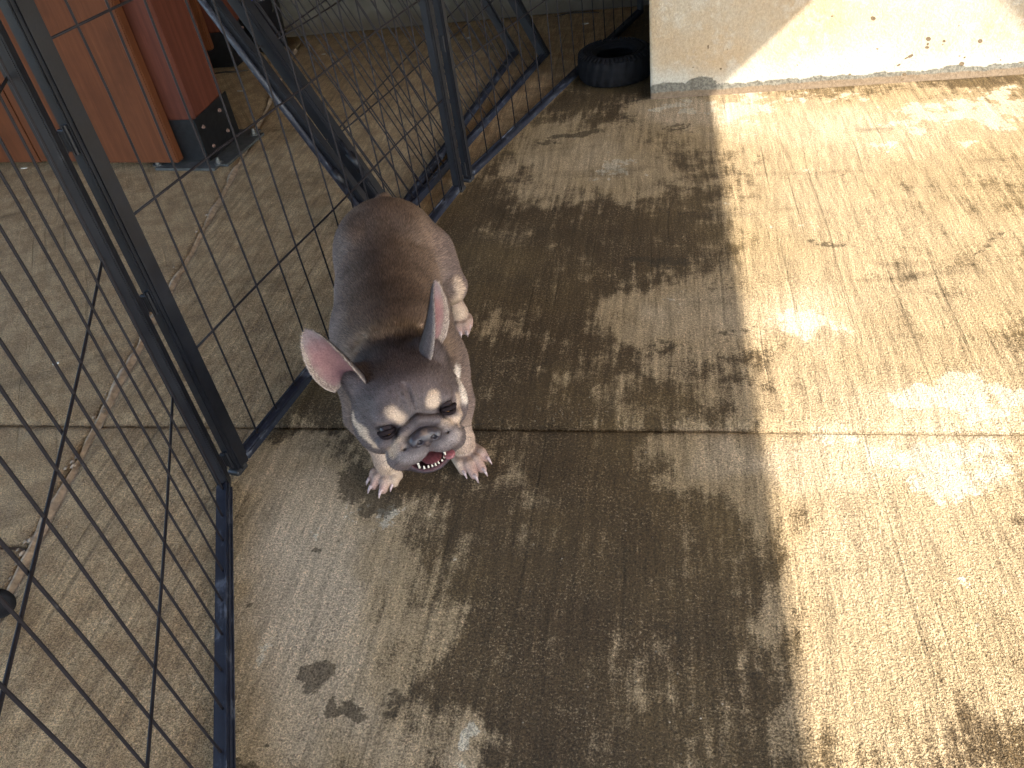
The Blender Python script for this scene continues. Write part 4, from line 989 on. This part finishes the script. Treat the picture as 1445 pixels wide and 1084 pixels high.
# short coat: fine strands laid along the body
def grow(V_, F_, Nn, n, name, lenf, parent, keep=None, flow=None, width=.00058, colf=skin_color, tiltf=.42):
    tri = np.vstack([F_[:, [0, 1, 2]], F_[:, [0, 2, 3]]]); a, b, c = V_[tri[:, 0]], V_[tri[:, 1]], V_[tri[:, 2]]
    ar = np.linalg.norm(np.cross(b - a, c - a), axis=1); ar[~np.isfinite(ar)] = 0
    t = rng.choice(len(tri), n, p=ar / ar.sum()); u = rng.random((n, 1)); v = rng.random((n, 1)); fl_ = (u + v) > 1; u = np.where(fl_, 1 - u, u); v = np.where(fl_, 1 - v, v)
    P = a[t] + (b[t] - a[t]) * u + (c[t] - a[t]) * v; N_ = Nn[tri[t, 0]] * (1 - u - v) + Nn[tri[t, 1]] * u + Nn[tri[t, 2]] * v
    N_ /= np.linalg.norm(N_, axis=1)[:, None] + 1e-9
    if keep is not None: k = keep(P, N_); P, N_ = P[k], N_[k]
    D = flow(P); D = D + rng.normal(0, .16, D.shape); D -= N_ * (D * N_).sum(1)[:, None]; D /= np.linalg.norm(D, axis=1)[:, None] + 1e-9
    L = lenf(P)[:, None] * rng.uniform(.6, 1.25, (len(P), 1)); tl = tiltf + rng.normal(0, .1, (len(P), 1))
    G = D * np.cos(tl) + N_ * np.sin(tl); W = np.cross(N_, D); w_ = width * rng.uniform(.7, 1.3, (len(P), 1))
    p0 = P - N_ * .0006; v0 = p0 - W * w_; v1 = p0 + W * w_; tip = P + G * L
    vv = np.stack([v1, v0, tip], 1).reshape(-1, 3); nn = np.repeat(N_ * .8 + G * .2, 3, 0); nn /= np.linalg.norm(nn, axis=1)[:, None]
    C = colf(P) * np.where(rng.random((len(P), 1)) < .10, rng.uniform(1.5, 2.1, (len(P), 1)), rng.uniform(.45, 1.5, (len(P), 1))); cc = np.repeat(C, 3, 0); cc[2::3] *= 1.15
    m_ = bpy.data.meshes.new(name); k = len(P); m_.vertices.add(3 * k); m_.vertices.foreach_set('co', vv.ravel()); m_.loops.add(3 * k); m_.loops.foreach_set('vertex_index', np.arange(3 * k, dtype=np.int32))
    m_.polygons.add(k); m_.polygons.foreach_set('loop_start', np.arange(0, 3 * k, 3, dtype=np.int32)); m_.update(calc_edges=True)
    m_.polygons.foreach_set('use_smooth', [True] * k)
    a_ = m_.color_attributes.new('coat', 'FLOAT_COLOR', 'POINT'); a_.data.foreach_set('color', np.clip(np.hstack([cc, np.ones((3 * k, 1))]), 0, 1).ravel().astype(np.float32))
    m_.normals_split_custom_set_from_vertices(nn.tolist())
    o = dlink(name, m_, M_fur, parent); o['kind'] = 'stuff'; return o
def flow(P):
    q = (P - HC) @ HR_ / HS; ab = (P - DO) @ RB
    base = np.tile(-DF + np.array([0, 0, -.35]), (len(P), 1)); base = base + DL * (ab[:, 1] * 4)[:, None]
    hd = (np.linalg.norm((q - np.array([0, 0, -.01])) / np.array([1.1, 1., 1.]), axis=1) < .09)
    ql = q - np.array([0, .075, -.012]); hv = (ql / (np.linalg.norm(ql, axis=1)[:, None] + 1e-6)) @ HR_.T
    leg = P[:, 2] < .10; base[leg] = np.array([.1, -.2, -1.]); base[P[:, 2] < .03] = np.array([.2, -.8, -.3])
    base[hd] = hv[hd]; return base
def keep(P, N_):
    q = (P - HC) @ HR_ / HS
    def el(c0, r): return (((q - np.array(c0)) / np.array(r)) ** 2).sum(1)
    k = (el((0, .062, -.058), (.034, .036, .018)) > 1) & (el((0, .078, -.015), (.019, .014, .014)) > 1)
    for s_ in (1, -1): k &= el((s_ * .0405, .055, .0), (.014, .016, .008)) > 1
    k &= (P[:, 2] > .006); return k
def lenf(P):
    ab = (P - DO) @ RB; q = (P - HC) @ HR_ / HS
    L = np.full(len(P), .0075); L[q[:, 1] > -.02] = .0045; L[(q[:, 1] > .03)] = .0030; L[P[:, 2] < .11] = .0040; L[P[:, 2] < .03] = .0022
    ne = (ab[:, 0] > .24) & (ab[:, 0] < .345) & (ab[:, 2] > .2); L[ne] = .0105; return L
grow(V, Fq, N0, 230000, 'fur', lenf, body, keep, flow)
for eo, ev, ef, ec, eI in (earR, earL):
    nn_e = np.empty(len(ev) * 3); eo.data.vertices.foreach_get('normal', nn_e); nn_e = nn_e.reshape(-1, 3)
    outer = ef[~eI[ef].any(1)]; NVe = 29
    vcol = np.abs((np.arange(len(ev)) % NVe) / (NVe - 1) * 2 - 1); rim = ef[(vcol[ef].min(1) > .72) & eI[ef].all(1)]
    tip_ax = ev[39 * NVe + 14] - ev[14]; tip_ax /= np.linalg.norm(tip_ax)
    fl_e = lambda P: np.tile(tip_ax, (len(P), 1))
    grow(ev, outer, nn_e, 5000, 'fur', lambda P: np.full(len(P), .0042), eo, None, fl_e, .0005, lambda P: np.tile(GREY * 1.15, (len(P), 1)))
    grow(ev, rim, nn_e, 1500, 'fur', lambda P: np.full(len(P), .0055), eo, None, fl_e, .0004, lambda P: np.tile(np.array((.33, .26, .21)), (len(P), 1)))
